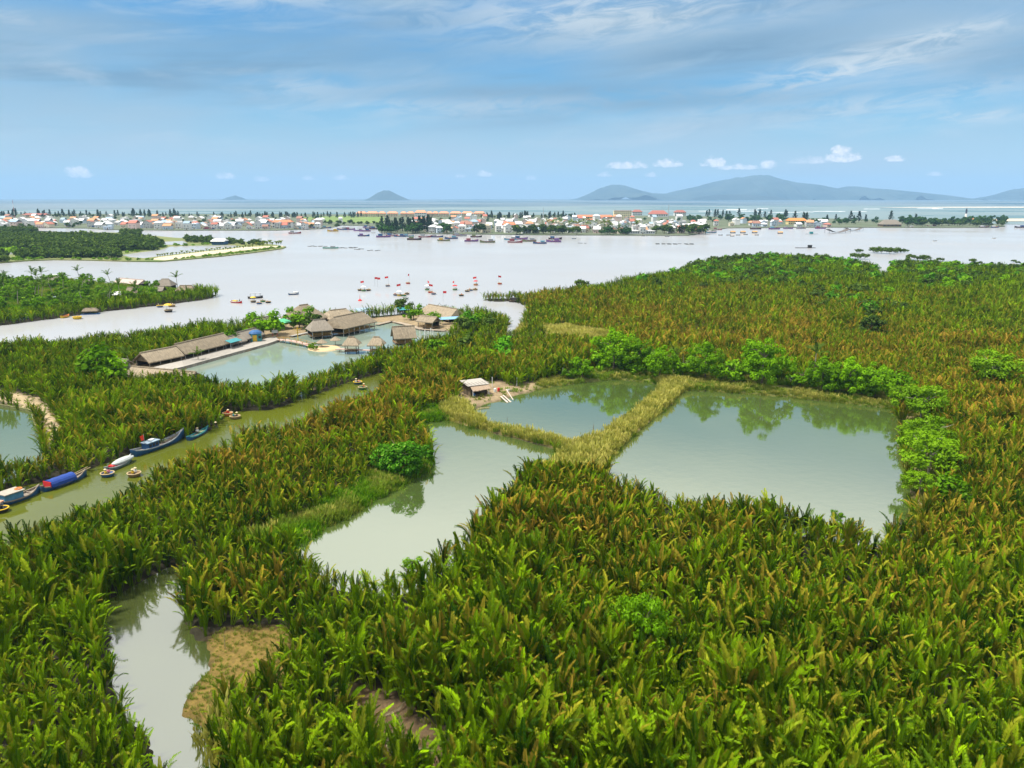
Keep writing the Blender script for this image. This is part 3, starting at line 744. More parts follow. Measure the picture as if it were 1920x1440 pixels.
K_MID = TreeKind(L_TREE, BARK, (15, 16, 17), 6.0, 3.8, 28, 28, .45, 1.15, low=-.9, zc=3.0, rz=3.0)
def G(px, py): p = g(px, py); return (p.x, p.y, max(0.1, gz(p.x, p.y)))
# along the far bank of the ponds
for (px, py, kd, sc, lab) in [
    (1150, 700, K_ROUND, 1.0, 'spreading bright green tree at the far corner of the middle pond'),
    (1192, 704, K_ROUND, .85, 'bright green tree behind the far end of the middle pond'),
    (1236, 714, K_ROUND, .78, 'rounded dark green tree where the reed dyke meets the far bank'),
    (1322, 716, K_ROUND, .86, 'dense green tree just right of the reed dyke end'),
    (1428, 726, K_ROUND, 1.12, 'largest bright green tree on the far bank of the big pond'),
    (1540, 738, K_ROUND, .74, 'leafy shrub tree left end of the hedge on the big pond bank'),
    (1590, 744, K_ROUND, .78, 'leafy shrub tree in the middle of the hedge on the big pond bank'),
    (1640, 750, K_ROUND, .74, 'leafy shrub tree right of centre in the hedge on the big pond bank'),
    (1500, 732, K_MID, .8, 'low leafy tree left of the feed box on the big pond bank'), (1565, 741, K_ROUND, .62, 'lower bush inside the left half of the pond hedge'), (1615, 747, K_ROUND, .62, 'lower bush inside the right half of the pond hedge'), (1280, 712, K_MID, .9, 'small leafy tree between the dyke end and the dense green tree'), (1375, 722, K_MID, .9, 'small leafy tree left of the largest bright tree'), (1712, 838, K_LIME, .6, 'low lime bush on the right pond bank, upper one'), (1745, 850, K_LIME, .8, 'lime green tree behind the right pond bank'), (1722, 935, K_LIME, .5, 'low lime bush on the right pond bank, lower one'),
    (1680, 750, K_MID, .95, 'small leafy tree at the right end of the hedge by the big pond'),
    (1092, 714, K_MID, .85, 'small dark green tree on the grassy bank of the middle pond'),
    (1066, 713, K_MID, .42, 'tiny round bush on the grassy bank of the middle pond'),
    (1725, 800, K_LIME, 1.0, 'pale branched lime green tree leaning over the big pond, upper one'),
    (1700, 776, K_LIME, .75, 'small lime green tree at the far right corner of the big pond'),
    (1738, 905, K_LIME, 1.0, 'pale branched lime green tree leaning over the big pond, lower one'),
    (1728, 872, K_LIME, .7, 'small lime green tree between the two leaning pond trees'),
    (1772, 950, K_MID, .72, 'dark green leafy tree beside the sandy corner of the big pond'),
    (1800, 962, K_MID, .5, 'low leafy bush right of the sandy pond corner'),
    (1570, 978, K_MID, .24, 'small bluish green bush at the near edge of the big pond'),
    (775, 1072, K_MID, .3, 'small leafy bush at the near edge of the left pond'),
    (1860, 735, K_LIME, 1.15, 'flat topped green tree among brown palms at the right edge'),
    (1632, 632, K_DARK, .8, 'lone dark pointed tree standing among the brown palms'),
    (188, 722, K_MID, 1.5, 'big bushy green tree left of the small thatched roof'),
    (212, 726, K_MID, 1.1, 'bushy green tree beside the small thatched roof'),
    (495, 634, K_MID, 1.35, 'green garden tree at the end of the long thatched halls'),
    (517, 630, K_MID, .9, 'small garden tree beside the green awning'),
    (562, 618, K_MID, 1.2, 'bright tree in front of the big hipped thatch roof'),
    (590, 622, K_DARK, .7, 'dark green tree beside the thatched pavilion'),
    (755, 588, K_DARK, .75, 'dark leafy tree beyond the restaurant walkway'),
    (776, 602, K_MID, .9, 'leafy garden tree left of the right hand thatched hall'),
    (815, 614, K_MID, .8, 'garden shrub below the blue awning'),
    (430, 650, K_MID, .7, 'garden shrub in front of the third thatched hall')]:
    kd.place('leafy_tree', lab, G(px, py), (sc * 1.15, sc * 1.15, sc * 1.42) if kd is K_ROUND else sc * 1.15)
K_BUSH.place('mangrove_bush', 'big round dense green mangrove bush on the bank of the left pond', G(750, 893), .95, cat='bush', k=0)
K_BUSH.place('mangrove_bush', 'small green mangrove bush beside the big round one', G(795, 868), .45, cat='bush', k=1)
K_ROUND.place('leafy_tree', 'bright lime green tree sticking out of the foreground palms', (*g(1205, 1165, 5.0)[:2], 1.2), (.52, .52, .92), k=1)
K_LIME.place('leafy_tree', 'slim yellow green sapling beside the bright foreground tree', (*g(1168, 1158, 4.5)[:2], .9), (.35, .35, .85), k=0)
# coconut palms: each leaf a part
COCO = [leaf_mesh('frond', [(*frond_data(3.6, th, ar, 22, .75, .14, 400 + i, start=.1, up=-.15, seg=3), Matrix())], L_COCO) for i, (th, ar) in enumerate(((.5, 1.2), (.8, 1.1), (1.15, .95), (.2, .9)))]
def coconut(label, loc, h=7.0, tint=0.1, n=14, group=None, sc=1.0):
    o = thing('coconut_palm', label, 'palm', loc, rng.uniform(0, 6.28), group, sc)
    b = MB(); lean = rng.uniform(.05, .3)
    b.path([(0, 0, -.4), (lean * h * .2, 0, h * .35), (lean * h * .6, 0, h * .75), (lean * h, 0, h)], [.2, .15, .12, .1], 6).build('trunk', BARK_PALE, o)
    for k in range(n):
        f = mobj('frond', COCO[(0, 1, 2, 1, 3)[k % 5]], o, (lean * h, 0, h), (0, 0, 2.4 * k + rng.uniform(-.3, .3))); f['tint'] = tint
    return o
coconut('yellowing coconut palm behind the hedge of the big pond', G(1525, 712), 6.0, .62)
coconut('dry brown palm left of the yellowing coconut palm', G(1443, 705), 6.5, .85, 9)
coconut('coconut palm between the trees at the head of the reed dyke', G(1262, 706), 5.0, .15)
coconut('young coconut palm beside the first long thatched hall', G(245, 690), 3.0, .2, 11)
coconut('young coconut palm on the quay of the thatched halls', G(372, 678), 2.2, .3, 9, sc=.7)

# reeds on the dykes, grass on the banks
def tuft_data(seed, n, h, w, spread, lean, plume=0.0):
    r = random.Random(seed); V = []; F = []; A = []
    for k in range(n):
        a = r.uniform(0, 6.28); d = r.random() ** .6 * spread; hh = h * r.uniform(.6, 1.1)
        b = Vector((math.cos(a) * d, math.sin(a) * d, -.08)); a2 = a + r.uniform(-1, 1)
        l = Vector((math.cos(a2), math.sin(a2), 0)) * hh * lean * r.uniform(.3, 1.2)
        s = Vector((-math.sin(a2 + r.uniform(-1, 1)), math.cos(a2), 0)).normalized() * w
        m_ = b + Vector((0, 0, hh * .6)) + l * .35; e = b + Vector((0, 0, hh)) + l
        o = len(V); V.extend([b - s * .6, b + s * .6, m_ + s, m_ - s, e]); F.extend([(o, o + 1, o + 2, o + 3), (o + 3, o + 2, o + 4)])
        rr = r.random(); A.extend([(0.1, rr), (0.1, rr), (0.55, rr), (0.55, rr), (1.0, rr)])
        if plume and r.random() < plume:
            o = len(V); V.extend([m_, m_.lerp(e, .6) + s * 2.2, e + Vector((0, 0, .15)), m_.lerp(e, .6) - s * 2.2]); F.append((o, o + 1, o + 2, o + 3)); A.extend([(1.0, .95)] * 4)
    return V, F, A
REED = hidden_coll('reed_form', [leaf_mesh('reed', [(*tuft_data(500 + i, 34, 1.7, .05, .7, .35, .5), Matrix())], L_REED) for i in range(5)])
GRASST = hidden_coll('grass_form', [leaf_mesh('grass', [(*tuft_data(520 + i, 30, .75, .05, .6, .5), Matrix())], L_GRASS) for i in range(5)])
def fill(pl, st, coll, name, label, cat, tint, scl=(.7, 1.2), sdmin=-.2, keep=1.0, gap=None, patch=0.0):
    x0, y0 = pl.min(0); x1, y1 = pl.max(0)
    X, Y = jgrid(x0 - 1, x1 + 1, y0 - 1, y1 + 1, st, .5)
    k = (sdf(pl, X, Y) > -.3) & (land_sd(X, Y) > sdmin) & (nrg.random(X.size) < keep)
    if patch: k &= vnoise(X + 50, Y + 20, 4.0) > patch
    X, Y = X[k], Y[k]
    if gap is not None:
        for pl2 in gap:
            k = sdf(pl2, X, Y) < 0; X, Y = X[k], Y[k]
    tt = np.clip(tint + .8 * (vnoise(X, Y + 40, 3.5) - .5), 0, 1)
    return scatter(name, np.stack([X, Y, ground_z(X, Y)], 1), coll, label, cat, tt, nrg.uniform(*scl, X.size) * (.7 + .6 * vnoise(X, Y, 4.0)), .1)
fill(C_DYKE, 1.3, GRASST, 'bank_grass', 'green grass tufts scattered through the dyke reeds', 'grass', .1, (.9, 1.8), patch=.45)
fill(C_DYKE, .7, REED, 'reed_bed', 'straw coloured reeds covering the dykes between the ponds', 'reeds', .3, (.5, 1.05), sdmin=.2)
fill(C_YELLOW, .9, REED, 'reed_bed', 'pale yellow reed patch behind the hut and ponds', 'reeds', .6, (.8, 1.3))
fill(C_YELLOW2, .9, REED, 'reed_bed', 'small pale reed patch at the end of the side channel', 'reeds', .5)
fill(C_BANKA, .55, GRASST, 'bank_grass', 'lush bright green grass on the bank of the left pond', 'grass', .12, (.8, 1.8), patch=.12)
fill(C_BANKA, 1.5, REED, 'reed_bed', 'straw reeds mixed into the left pond bank', 'reeds', .2, (.4, .8), patch=.5)
fill(C_BANKA2, .55, GRASST, 'bank_grass', 'bright green grass at the top corner of the left pond', 'grass', 0.0, (.9, 1.7))
fill(C_BANKB, .7, GRASST, 'bank_grass', 'grass strip along the far bank of the middle and big ponds', 'grass', .38, (.6, 1.4), gap=[C_YARD], patch=.18)
fill(C_BANKB, 1.5, REED, 'reed_bed', 'low dry reeds on the far bank of the big pond', 'reeds', .3, (.35, .7), gap=[C_YARD], patch=.4)
fill(C_YARD, 1.2, GRASST, 'bank_grass', 'sparse grass in the yard of the lakeside hut', 'grass', .35, (.5, 1.1), keep=.4, patch=.35)
fill(C_BANKC, .9, GRASST, 'bank_grass', 'sparse dry grass on the right bank of the big pond', 'grass', .55, (.7, 1.6), patch=.3)
fill(C_MUD, .5, GRASST, 'bank_grass', 'thin yellow weeds on the mud bank of the creek', 'grass', .6, (.15, .5), keep=.75, sdmin=.3, patch=.2)
fill(C_BARE, 1.0, GRASST, 'bank_grass', 'dry straw litter in the bare brown clearing', 'grass', .95, (.3, .7), keep=.5, patch=.35)
fill(poly([(365, 1385), (420, 1360), (450, 1420), (400, 1445)]), .8, REED, 'reed_bed', 'small tuft of pale reeds at the mouth of the creek', 'reeds', .3, (.8, 1.3), sdmin=.2)
fill(C_PATH, 1.0, GRASST, 'bank_grass', 'thin grass along the sandy path beside the left edge pond', 'grass', .5, (.3, .7), keep=.35)
fill(C_ISLE, 2.0, GRASST, 'bank_grass', 'green grass covering the garden island', 'grass', .15, (1.2, 2.2))
# mangrove bushes standing in the river on the right
K_MW = TreeKind(L_DARK, BARK, (21, 22, 23), 4.0, 4.2, 36, 26, .42, 1.1, low=-.5, zc=2.0, rz=1.9, r0=.12)
for (px, py, sc, lab) in [(1640, 474, 1.2, 'left end of the mangrove islet in the river'), (1653, 475, 1.5, 'left middle of the mangrove islet in the river'), (1668, 476, 1.4, 'middle of the mangrove islet in the river'), (1682, 474, 1.2, 'right middle of the mangrove islet in the river'), (1695, 474, .9, 'right end of the mangrove islet in the river'),
    (1611, 474, .9, 'lone mangrove bush in the river left of the islet'), (1620, 486, 1.1, 'mangrove bush off the palm point left of the inlet'), (1604, 485, 1.1, 'mangrove bush on the palm point left of the inlet'), (1708, 487, 1.1, 'mangrove bush at the right side of the inlet mouth'), (1725, 489, .9, 'left one of the twin mangrove bushes right of the inlet'), (1735, 489, 1.1, 'right one of the twin mangrove bushes right of the inlet'),
    (1762, 490, .7, 'small lone mangrove bush in the river right of the twin bushes'), (1823, 492, .7, 'small lone mangrove bush far out on the right'), (1900, 492, .5, 'tiny mangrove bush at the right edge'), (1908, 495, .5, 'tiny mangrove bush nearest the right edge')]:
    p = g(px, py); K_MW.place('mangrove_bush', lab, (p.x, p.y, .05), sc, 'mangrove bushes in the river', cat='bush')
# garden island on the left: fruit trees, bananas, coconut palms
def isle_trees():
    pts = []
    for k in range(2500):
        px = rng.uniform(-40, 395); py = rng.uniform(514, 585)
        p = g(px, py); s = float(sdf(C_ISLE, np.array([p.x]), np.array([p.y]))[0])
        if s < -.5 or (165 < px < 370 and 533 < py < 562 and rng.random() < .88): continue
        if any((p.x - q[0]) ** 2 + (p.y - q[1]) ** 2 < 24 for q in pts): continue
        pts.append((p.x, p.y, px, py))
        if len(pts) >= 105: break
    n = {}
    for x, y, px, py in pts:
        part = 'left part' if px < 90 else ('middle part' if px < 190 else 'right part')
        dep = 'near shore' if py > 556 else ('far shore' if py < 532 else 'middle')
        r = rng.random(); loc = (x, y, gz(x, y))
        if r < .52: K_YOUNG.place('garden_tree', 'yellow-green garden tree in the %s of the garden island, %s' % (part, dep), loc, rng.uniform(.75, 1.25), 'garden trees on the island')
        elif r < .8: K_MID.place('garden_tree', 'green garden tree in the %s of the garden island, %s' % (part, dep), loc, rng.uniform(.6, 1.0), 'garden trees on the island')
        else: coconut('coconut palm in the %s of the garden island, %s' % (part, dep), loc, rng.uniform(4, 6.5), .2, 11, 'coconut palms on the island', 1.1)
isle_trees()

# leafy bushes breaking up the far palm stands
BUSHM = hidden_coll('stand_bush', [leaf_mesh('bush', [(*crown_data(610 + i, 3.2, 2.4, 18, 20, .6, 1.1, 3.0, .5, -.5), Matrix())], m_) for i, m_ in enumerate((L_DARK, L_DARK, L_TREE, L_MANG, L_DARK))])
def stand_bushes():
    X, Y = jgrid(-150, 560, 200, 700, 7.0, .5); k = in_view(X, Y); X, Y = X[k], Y[k]
    k = (land_sd(X, Y) > 1.5) & (sdf(C_REST, X, Y) < -4) & (vnoise(X + 200, Y + 11, 26.0) + .004 * (Y - 330) * (X > 0) > nrg.uniform(.62, 1.1, X.size)) & (sdf(C_BANKB, X, Y) < -2)
    scatter('stand_bush', np.stack([X[k], Y[k], ground_z(X[k], Y[k])], 1), BUSHM, 'dark and bright leafy bushes scattered through the far palm stands', 'bushes', None, nrg.uniform(.6, 1.15, k.sum()), .05)
stand_bushes()
# fallen dry fronds in the bare clearing
L_DRY = leaf_mat('dry_frond_leaf', (.34, .26, .15), (.58, .48, .32), (.5, .4, .25), 0, .1, 0)
for k, (px, py, rz, lab) in enumerate([(705, 1372, .3, 'pale dry frond lying at the left of the bare clearing'), (722, 1388, .9, 'dry frond lying across the litter in the bare clearing'), (740, 1368, -.4, 'dry frond at the upper edge of the bare clearing'), (795, 1420, 0.1, 'largest pale dry frond lying at the right of the bare clearing'), (770, 1432, 2.9, 'dry frond at the bottom of the bare clearing'), (1010, 1330, .5, 'dry frond caught among the palms right of the clearing'), (690, 1352, 1.7, 'short dry frond at the top left of the clearing')]):
    V, F, A = FRONDS[k % 8]; me = leaf_mesh('frond_blade', [(V, F, A, Matrix.Scale(.7, 4))], L_DRY); p = g(px, py, .5)
    o = mobj('dry_frond', me, None, (p.x, p.y, .62), (math.pi / 2 * .94, 0, rz)); tag(o, lab, 'dry frond')
# ------------------------------------------------------------------ thatched restaurant on the pond, hut by the fish ponds
THATCH = mat('thatch', (0.33, 0.265, 0.18), 0.95, 0.4, 2.5, (0.16, 0.13, 0.09), stretch=(1.5, .35, .35), bump=.8)
THATCH_OLD = mat('weathered_thatch', (0.27, 0.235, 0.185), 0.95, 0.35, 2.5, (0.17, 0.145, 0.115), stretch=(1.5, .35, .35), bump=.8)
WOOD = mat('brown_wood', (0.20, 0.125, 0.06), .8, .4, 3.0)
WOODY = mat('yellow_wood', (0.45, 0.27, 0.06), .7, .3, 3.0)
CONC = mat('pale_concrete', (0.36, 0.33, 0.285), .9, .25, 1.2)
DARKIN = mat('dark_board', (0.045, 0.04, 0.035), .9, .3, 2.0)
WHITE = mat('white_paint', (0.78, 0.77, 0.74), .6, .12, 1.0)
PINK = mat('pinkish_floor', (0.52, 0.36, 0.29), .8, .2, 1.0)
REDC = mat('red_cloth', (0.60, 0.03, 0.03), .8, .15, 2.0)
BLUEP = mat('blue_paint', (0.03, 0.11, 0.27), .5, .25, 1.5)
BLUET = mat('blue_tarp', (0.012, 0.05, 0.26), .45, .25, 1.0)
TEALP = mat('teal_paint', (0.05, 0.30, 0.32), .5, .25, 1.5)
GREENP = mat('green_awning', (0.08, 0.42, 0.20), .6, .2, 1.0)
YELLOWP = mat('yellow_paint', (0.72, 0.47, 0.03), .5, .2, 1.5)
ORANGEP = mat('orange_paint', (0.72, 0.22, 0.04), .5, .2, 1.5)
STEEL = mat('grey_metal', (0.38, 0.39, 0.40), .5, .2, 1.5)
def frame(pl, pr):
    """origin at the middle of the front line, x along it, y away from the viewer"""
    a, b = Vector(pl), Vector(pr); d = b - a
    return (a + b) / 2, math.atan2(d.y, d.x), d.length
def roof_mb(L, D, h, rise, hip=0.0, ov=.6, th=.28, y0=0.0, sag=.0):
    """gable (hip=0) or hipped roof with real thickness; front wall line at y0, ridge parallel to x"""
    x0, x1 = -L / 2 - ov, L / 2 + ov; ya, yb = y0 - ov, y0 + D + ov; ym = (ya + yb) / 2; z0 = h - .15; z1 = h + rise
    mb = MB(); n = 6
    def pt(u, v, dz):      # u along ridge 0..1, v -1 front eave .. 0 ridge .. 1 back eave
        k = 1 - abs(v)
        xa = x0 + hip * k; xb = x1 - hip * k
        z = z0 + (z1 - z0) * (k ** .92) - sag * math.sin(math.pi * u) * k
        return (xa + (xb - xa) * u, ym + (ya - ym) * (-v) if v < 0 else ym + (yb - ym) * v, z + dz)
    vs_ = [-1, -.66, -.33, 0, .33, .66, 1]
    rows = [[pt(i / n, v, 0) for i in range(n + 1)] for v in vs_]
    low = [[pt(i / n, v, -th) for i in range(n + 1)] for v in vs_]
    V = [p for r in rows for p in r] + [p for r in low for p in r]; W = n + 1; H = len(vs_); o = W * H; Fc = []
    for j in range(H - 1):
        for i in range(n):
            a = j * W + i; Fc.append((a, a + 1, a + W + 1, a + W)); Fc.append((o + a + W, o + a + W + 1, o + a + 1, o + a))
    for i in range(n):
        Fc.append((o + i, o + i + 1, i + 1, i)); a = (H - 1) * W + i; Fc.append((a, a + 1, o + a + 1, o + a))
    for j in range(H - 1):
        a = j * W; Fc.append((a, a + W, o + a + W, o + a)); a = j * W + n; Fc.append((a + W, a, o + a, o + a + W))
    mb.add(V, Fc)
    if hip > 0:   # hipped ends
        for s, i in ((0, 0), (1, n)):
            e = [rows[j][i] for j in range(H)]; b = len(mb.v); mb.v += e
            mb.f.append(tuple(range(b, b + H)) if s else tuple(range(b + H - 1, b - 1, -1)))
    return mb
def hall(name, label, pl, pr, D, h, rise, m=None, hip=0.0, posts=5, style='open', ov=.6, deck=0.0, wood=None, stilts=False, group=None, back=True):
    m = m or THATCH; wood = wood or CONC
    c, a, L = frame(pl, pr); c.z = 0.0
    o = thing(name, label, 'building', (c.x, c.y, c.z), a, group)
    rf = roof_mb(L, D, deck + h, rise, hip, ov).build('roof', m, o)
    x0, x1 = -L / 2 - ov + hip, L / 2 + ov - hip
    MB().tube((x0, D / 2, deck + h + rise + .02), (x1, D / 2, deck + h + rise + .02), .22, n=6).build('ridge_cap', m, rf)
    if hip == 0:
        for s in (-1, 1):
            x = s * (L / 2 - .1); MB().add([(x, .1, deck + h - .2), (x, D - .1, deck + h - .2), (x, D / 2, deck + h + rise - .45), (x - s * .08, .1, deck + h - .2), (x - s * .08, D - .1, deck + h - .2), (x - s * .08, D / 2, deck + h + rise - .45)],
                [(0, 1, 2), (5, 4, 3), (0, 3, 4, 1), (1, 4, 5, 2), (2, 5, 3, 0)]).build('gable_panel', m, o)
    for k in range(posts):
        x = -L / 2 + .1 + (L - .2) * k / max(1, posts - 1)
        for y in (0.0, D):
            if y and style == 'walled': continue
            MB().tube((x, y, -.9 if stilts else deck - .2), (x, y, deck + h + .05), .11 if h > 1.5 else .08, n=6).build('post', wood, o)
    MB().box((0, D / 2, deck - .1), (L + .3, D + .3, .24)).build('floor_deck', PINK if style == 'open' else WOOD, o)
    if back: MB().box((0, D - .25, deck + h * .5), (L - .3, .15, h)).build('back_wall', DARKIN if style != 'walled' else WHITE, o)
    if style == 'rail':
        for z in (.35, .65, .95):
            MB().box((0, 0, deck + z), (L, .06, .07)).build('rail', WOODY, o)
        for k in range(int(L / .8)):
            MB().box((-L / 2 + .4 + k * .8, 0, deck + .5), (.06, .07, .98)).build('baluster', WOODY, o)
    if style == 'open':
        for k in range(max(2, int(L / 3))):
            x = -L / 2 + 1.2 + k * (L - 2.4) / max(1, int(L / 3) - 1); t = MB().box((x, D * .45, deck + .72), (1.3, .8, .06)).build('dining_table', WOOD, o)
            MB().tube((x, D * .45, deck), (x, D * .45, deck + .7), .07).build('table_leg', WOOD, t)
    return o
def W(px, py, z=0.05): return g(px, py, z)
hall('thatched_hall', 'first long thatched dining hall, nearest the left end of the quay', W(281, 692), W(341, 679), 5.2, 2.1, 2.2, posts=4)
hall('thatched_hall', 'second and longest thatched dining hall on the quay', W(348, 677), W(433, 655), 5.6, 2.3, 2.5, posts=7)
hall('thatched_hall', 'short grey thatched hall with teal awning on the quay', W(436, 655), W(460, 649), 4.6, 2.0, 1.6, THATCH_OLD, posts=3)
hall('thatched_hall', 'fourth thatched hall beside the green garden tree', W(456, 649), W(493, 638), 4.6, 2.2, 1.9, THATCH_OLD, posts=4)
hall('thatched_hall', 'long low thatched roof half hidden by palms at the pond corner', W(236, 717), W(350, 728), 6.0, 1.6, 1.9, posts=6, style='walled')
hall('thatched_hut', 'tiny thatched hut beside the bushy tree left of the halls', W(214, 695), W(232, 697), 2.6, 2.0, 1.1, THATCH_OLD, posts=2, style='walled')
hall('thatched_pavilion', 'big steep hipped thatch roof at the head of the pond', W(566, 613), W(612, 606), 11.0, 2.4, 4.6, hip=4.2, posts=4)
hall('thatched_pavilion', 'low double thatched roof behind the stilt hall', W(620, 607), W(668, 601), 7.0, 1.8, 2.6, hip=2.6, posts=4)
hall('stilt_hall', 'long thatched stilt hall standing in the restaurant pond', W(644, 632), W(703, 618), 9.0, 1.7, 3.2, hip=1.6, posts=7, style='rail', deck=1.3, stilts=True, wood=STEEL)
hall('stilt_pavilion', 'square thatched stilt pavilion left of the long stilt hall', W(586, 637), W(623, 634), 6.0, 1.8, 3.0, THATCH_OLD, hip=2.0, posts=3, style='rail', deck=1.2, stilts=True, wood=STEEL)
hall('thatched_pavilion', 'small grey hipped thatch roof behind the green awning', W(492, 621), W(520, 614), 6.0, 1.6, 2.4, THATCH_OLD, hip=1.5, posts=3)
hall('thatched_hall', 'thatched hall with a long pale roof right of the pond', W(785, 596), W(842, 607), 8.5, 1.8, 3.2, hip=1.2, posts=6)
hall('stilt_pavilion', 'small thatched stilt pavilion on the right shore of the pond', W(784, 616), W(811, 619), 4.0, 1.9, 1.5, posts=3, style='rail', deck=1.0, stilts=True)
hall('thatched_house', 'steep gabled thatched house among the palms right of the pond', W(742, 648), W(778, 646), 5.5, 1.6, 3.2, posts=3, style='rail', deck=.8, stilts=True)
for px, lab in ((658, 'left one of the two small thatched gazebos on the pond jetty'), (705, 'right one of the two small thatched gazebos on the pond jetty')):
    hall('gazebo', lab, W(px - 11, 664), W(px + 11, 664), 3.4, 1.9, 2.0, hip=1.6, posts=2, style='rail', deck=1.0, stilts=True, wood=DARKIN, back=False, ov=.8)
# straw parasols
for px, py, lab in ((604, 653, 'straw parasol on the little sand islet'), (629, 648, 'straw parasol standing in the pond behind the islet')):
    p = g(px, py); o = thing('straw_parasol', lab, 'parasol', (p.x, p.y, .2))
    MB().tube((0, 0, -.6), (0, 0, 2.4), .07).build('pole', WOOD, o)
    MB().lathe([(0.02, 2.7), (.9, 2.15), (1.75, 1.6), (1.7, 1.5), (.85, 2.0), (.02, 2.4)], 14).build('canopy', THATCH, o)
# sand islet with planters and low yellow fence
p = g(608, 654)
o = MB().lathe([(5.2, -.6), (4.9, .1), (4.3, .38), (2.0, .5), (.01, .52)], 28, (0, 0, 0), 1.0, 1.0).build('sand_islet', mat('warm_sand', (0.55, 0.40, 0.22), .95, .25, 1.0), None, True, (p.x, p.y, 0)); tag(o, kind='structure')
for k in range(6):
    a = 2.2 + k * .42; q = (p.x + 4.1 * math.cos(a), p.y + 4.1 * math.sin(a), .35)
    K_YOUNG.place('garden_shrub', 'yellow leaved shrub on the back rim of the sand islet', q, .28, 'shrubs on the sand islet', cat='shrub')
def jetty(label, pts, w, z, m, posts=True, name='jetty', rail=None, step=2.2):
    o = thing(name, label, 'jetty', tuple(pts[0][:2]) + (0,)); base = Vector(pts[0]); base.z = 0
    for i in range(len(pts) - 1):
        a, b = Vector(pts[i]) - base, Vector(pts[i + 1]) - base; d = (b - a); L = d.length; rz = math.atan2(d.y, d.x); n = max(1, int(L / step))
        for k in range(n):
            c = a + d * ((k + .5) / n)
            MB().box((c.x, c.y, z + (a.z + (b.z - a.z) * (k + .5) / n)), (L / n - .03, w, .16), rz).build('plank', m, o)
            if posts:
                for s in (-1, 1):
                    q = c + Vector((-math.sin(rz), math.cos(rz), 0)) * s * w * .42
                    MB().tube((q.x, q.y, -.9), (q.x, q.y, z + c.z - .08 + (.95 if rail else 0)), .08, n=5).build('post', DARKIN if not rail else rail, o)
        if rail:
            for s in (-1, 1):
                q = Vector((-math.sin(rz), math.cos(rz), 0)) * s * w * .42
                MB().tube(a + q + Vector((0, 0, z + .85)), b + q + Vector((0, 0, z + .85)), .05, n=5).build('rail', rail, o)
    return o
jetty('pinkish jetty on dark posts joining the islet and the gazebos', [g(630, 660), g(662, 661.5), g(700, 663), g(716, 665)], 1.4, .95, PINK)
jetty('curved footbridge with yellow rails from the quay to the islet', [g(523, 641), g(545, 645) + Vector((0, 0, .4)), g(566, 649) + Vector((0, 0, .3)), g(588, 654)], 1.8, .7, PINK, rail=WOODY)
jetty('plank walkway along the right shore of the restaurant pond', [g(706, 611), g(735, 604), g(760, 610), g(792, 620), g(835, 622)], 2.0, .45, mat('grey_planks', (0.36, 0.29, 0.21), .9, .3, 2.0))
jetty('narrow walkway behind the square stilt pavilion', [g(545, 633), g(588, 624)], 1.6, .5, CONC)
# quay wall: kerb panels
def wall_run(name, label, cat, pts, h, w, m, step, base=-.7, cap=None, k='wall_panel'):
    o = thing(name, label, cat, tuple(pts[0][:2]) + (0,)); b0 = Vector((pts[0][0], pts[0][1], 0))
    for i in range(len(pts) - 1):
        a, b = Vector(pts[i]) - b0, Vector(pts[i + 1]) - b0; a.z = b.z = 0; d = b - a; L = d.length; rz = math.atan2(d.y, d.x); n = max(1, round(L / step))
        for q in range(n):
            c = a + d * ((q + .5) / n); pn = MB().box((c.x, c.y, (h + base) / 2), (L / n - .05, w, h - base), rz).build(k, m, o)
            if cap: MB().box((c.x, c.y, h + .06), (L / n - .02, w + .25, .12), rz).build('coping', cap, pn)
    return o
wall_run('quay_wall', 'pale concrete quay wall along the thatched halls', 'quay', [g(300, 703), g(345, 692), g(434, 667), g(500, 649), g(523, 641)], .72, .5, mat('stained_concrete', (0.38, 0.33, 0.27), .9, .4, .8), 2.4, cap=CONC)
for (a, b, c, d) in (((300, 702), (345, 691), (341, 680), (285, 694)), ((345, 691), (434, 666), (431, 656), (341, 680)), ((434, 666), (523, 641), (516, 634), (431, 656))):
    o = MB().prism([tuple(g(*q)[:2]) for q in (a, b, c, d)], .3, .70).build('quay_pavement', CONC); tag(o, kind='structure')
wall_run('path_wall', 'low mossy stone edging of the curved sandy path', 'wall', [g(-60, 752), g(0, 763), g(40, 769), g(60, 774), g(67, 800), g(84, 828)], .62, .4, mat('mossy_stone', (0.24, 0.24, 0.09), .9, .4, 1.5), 1.6)
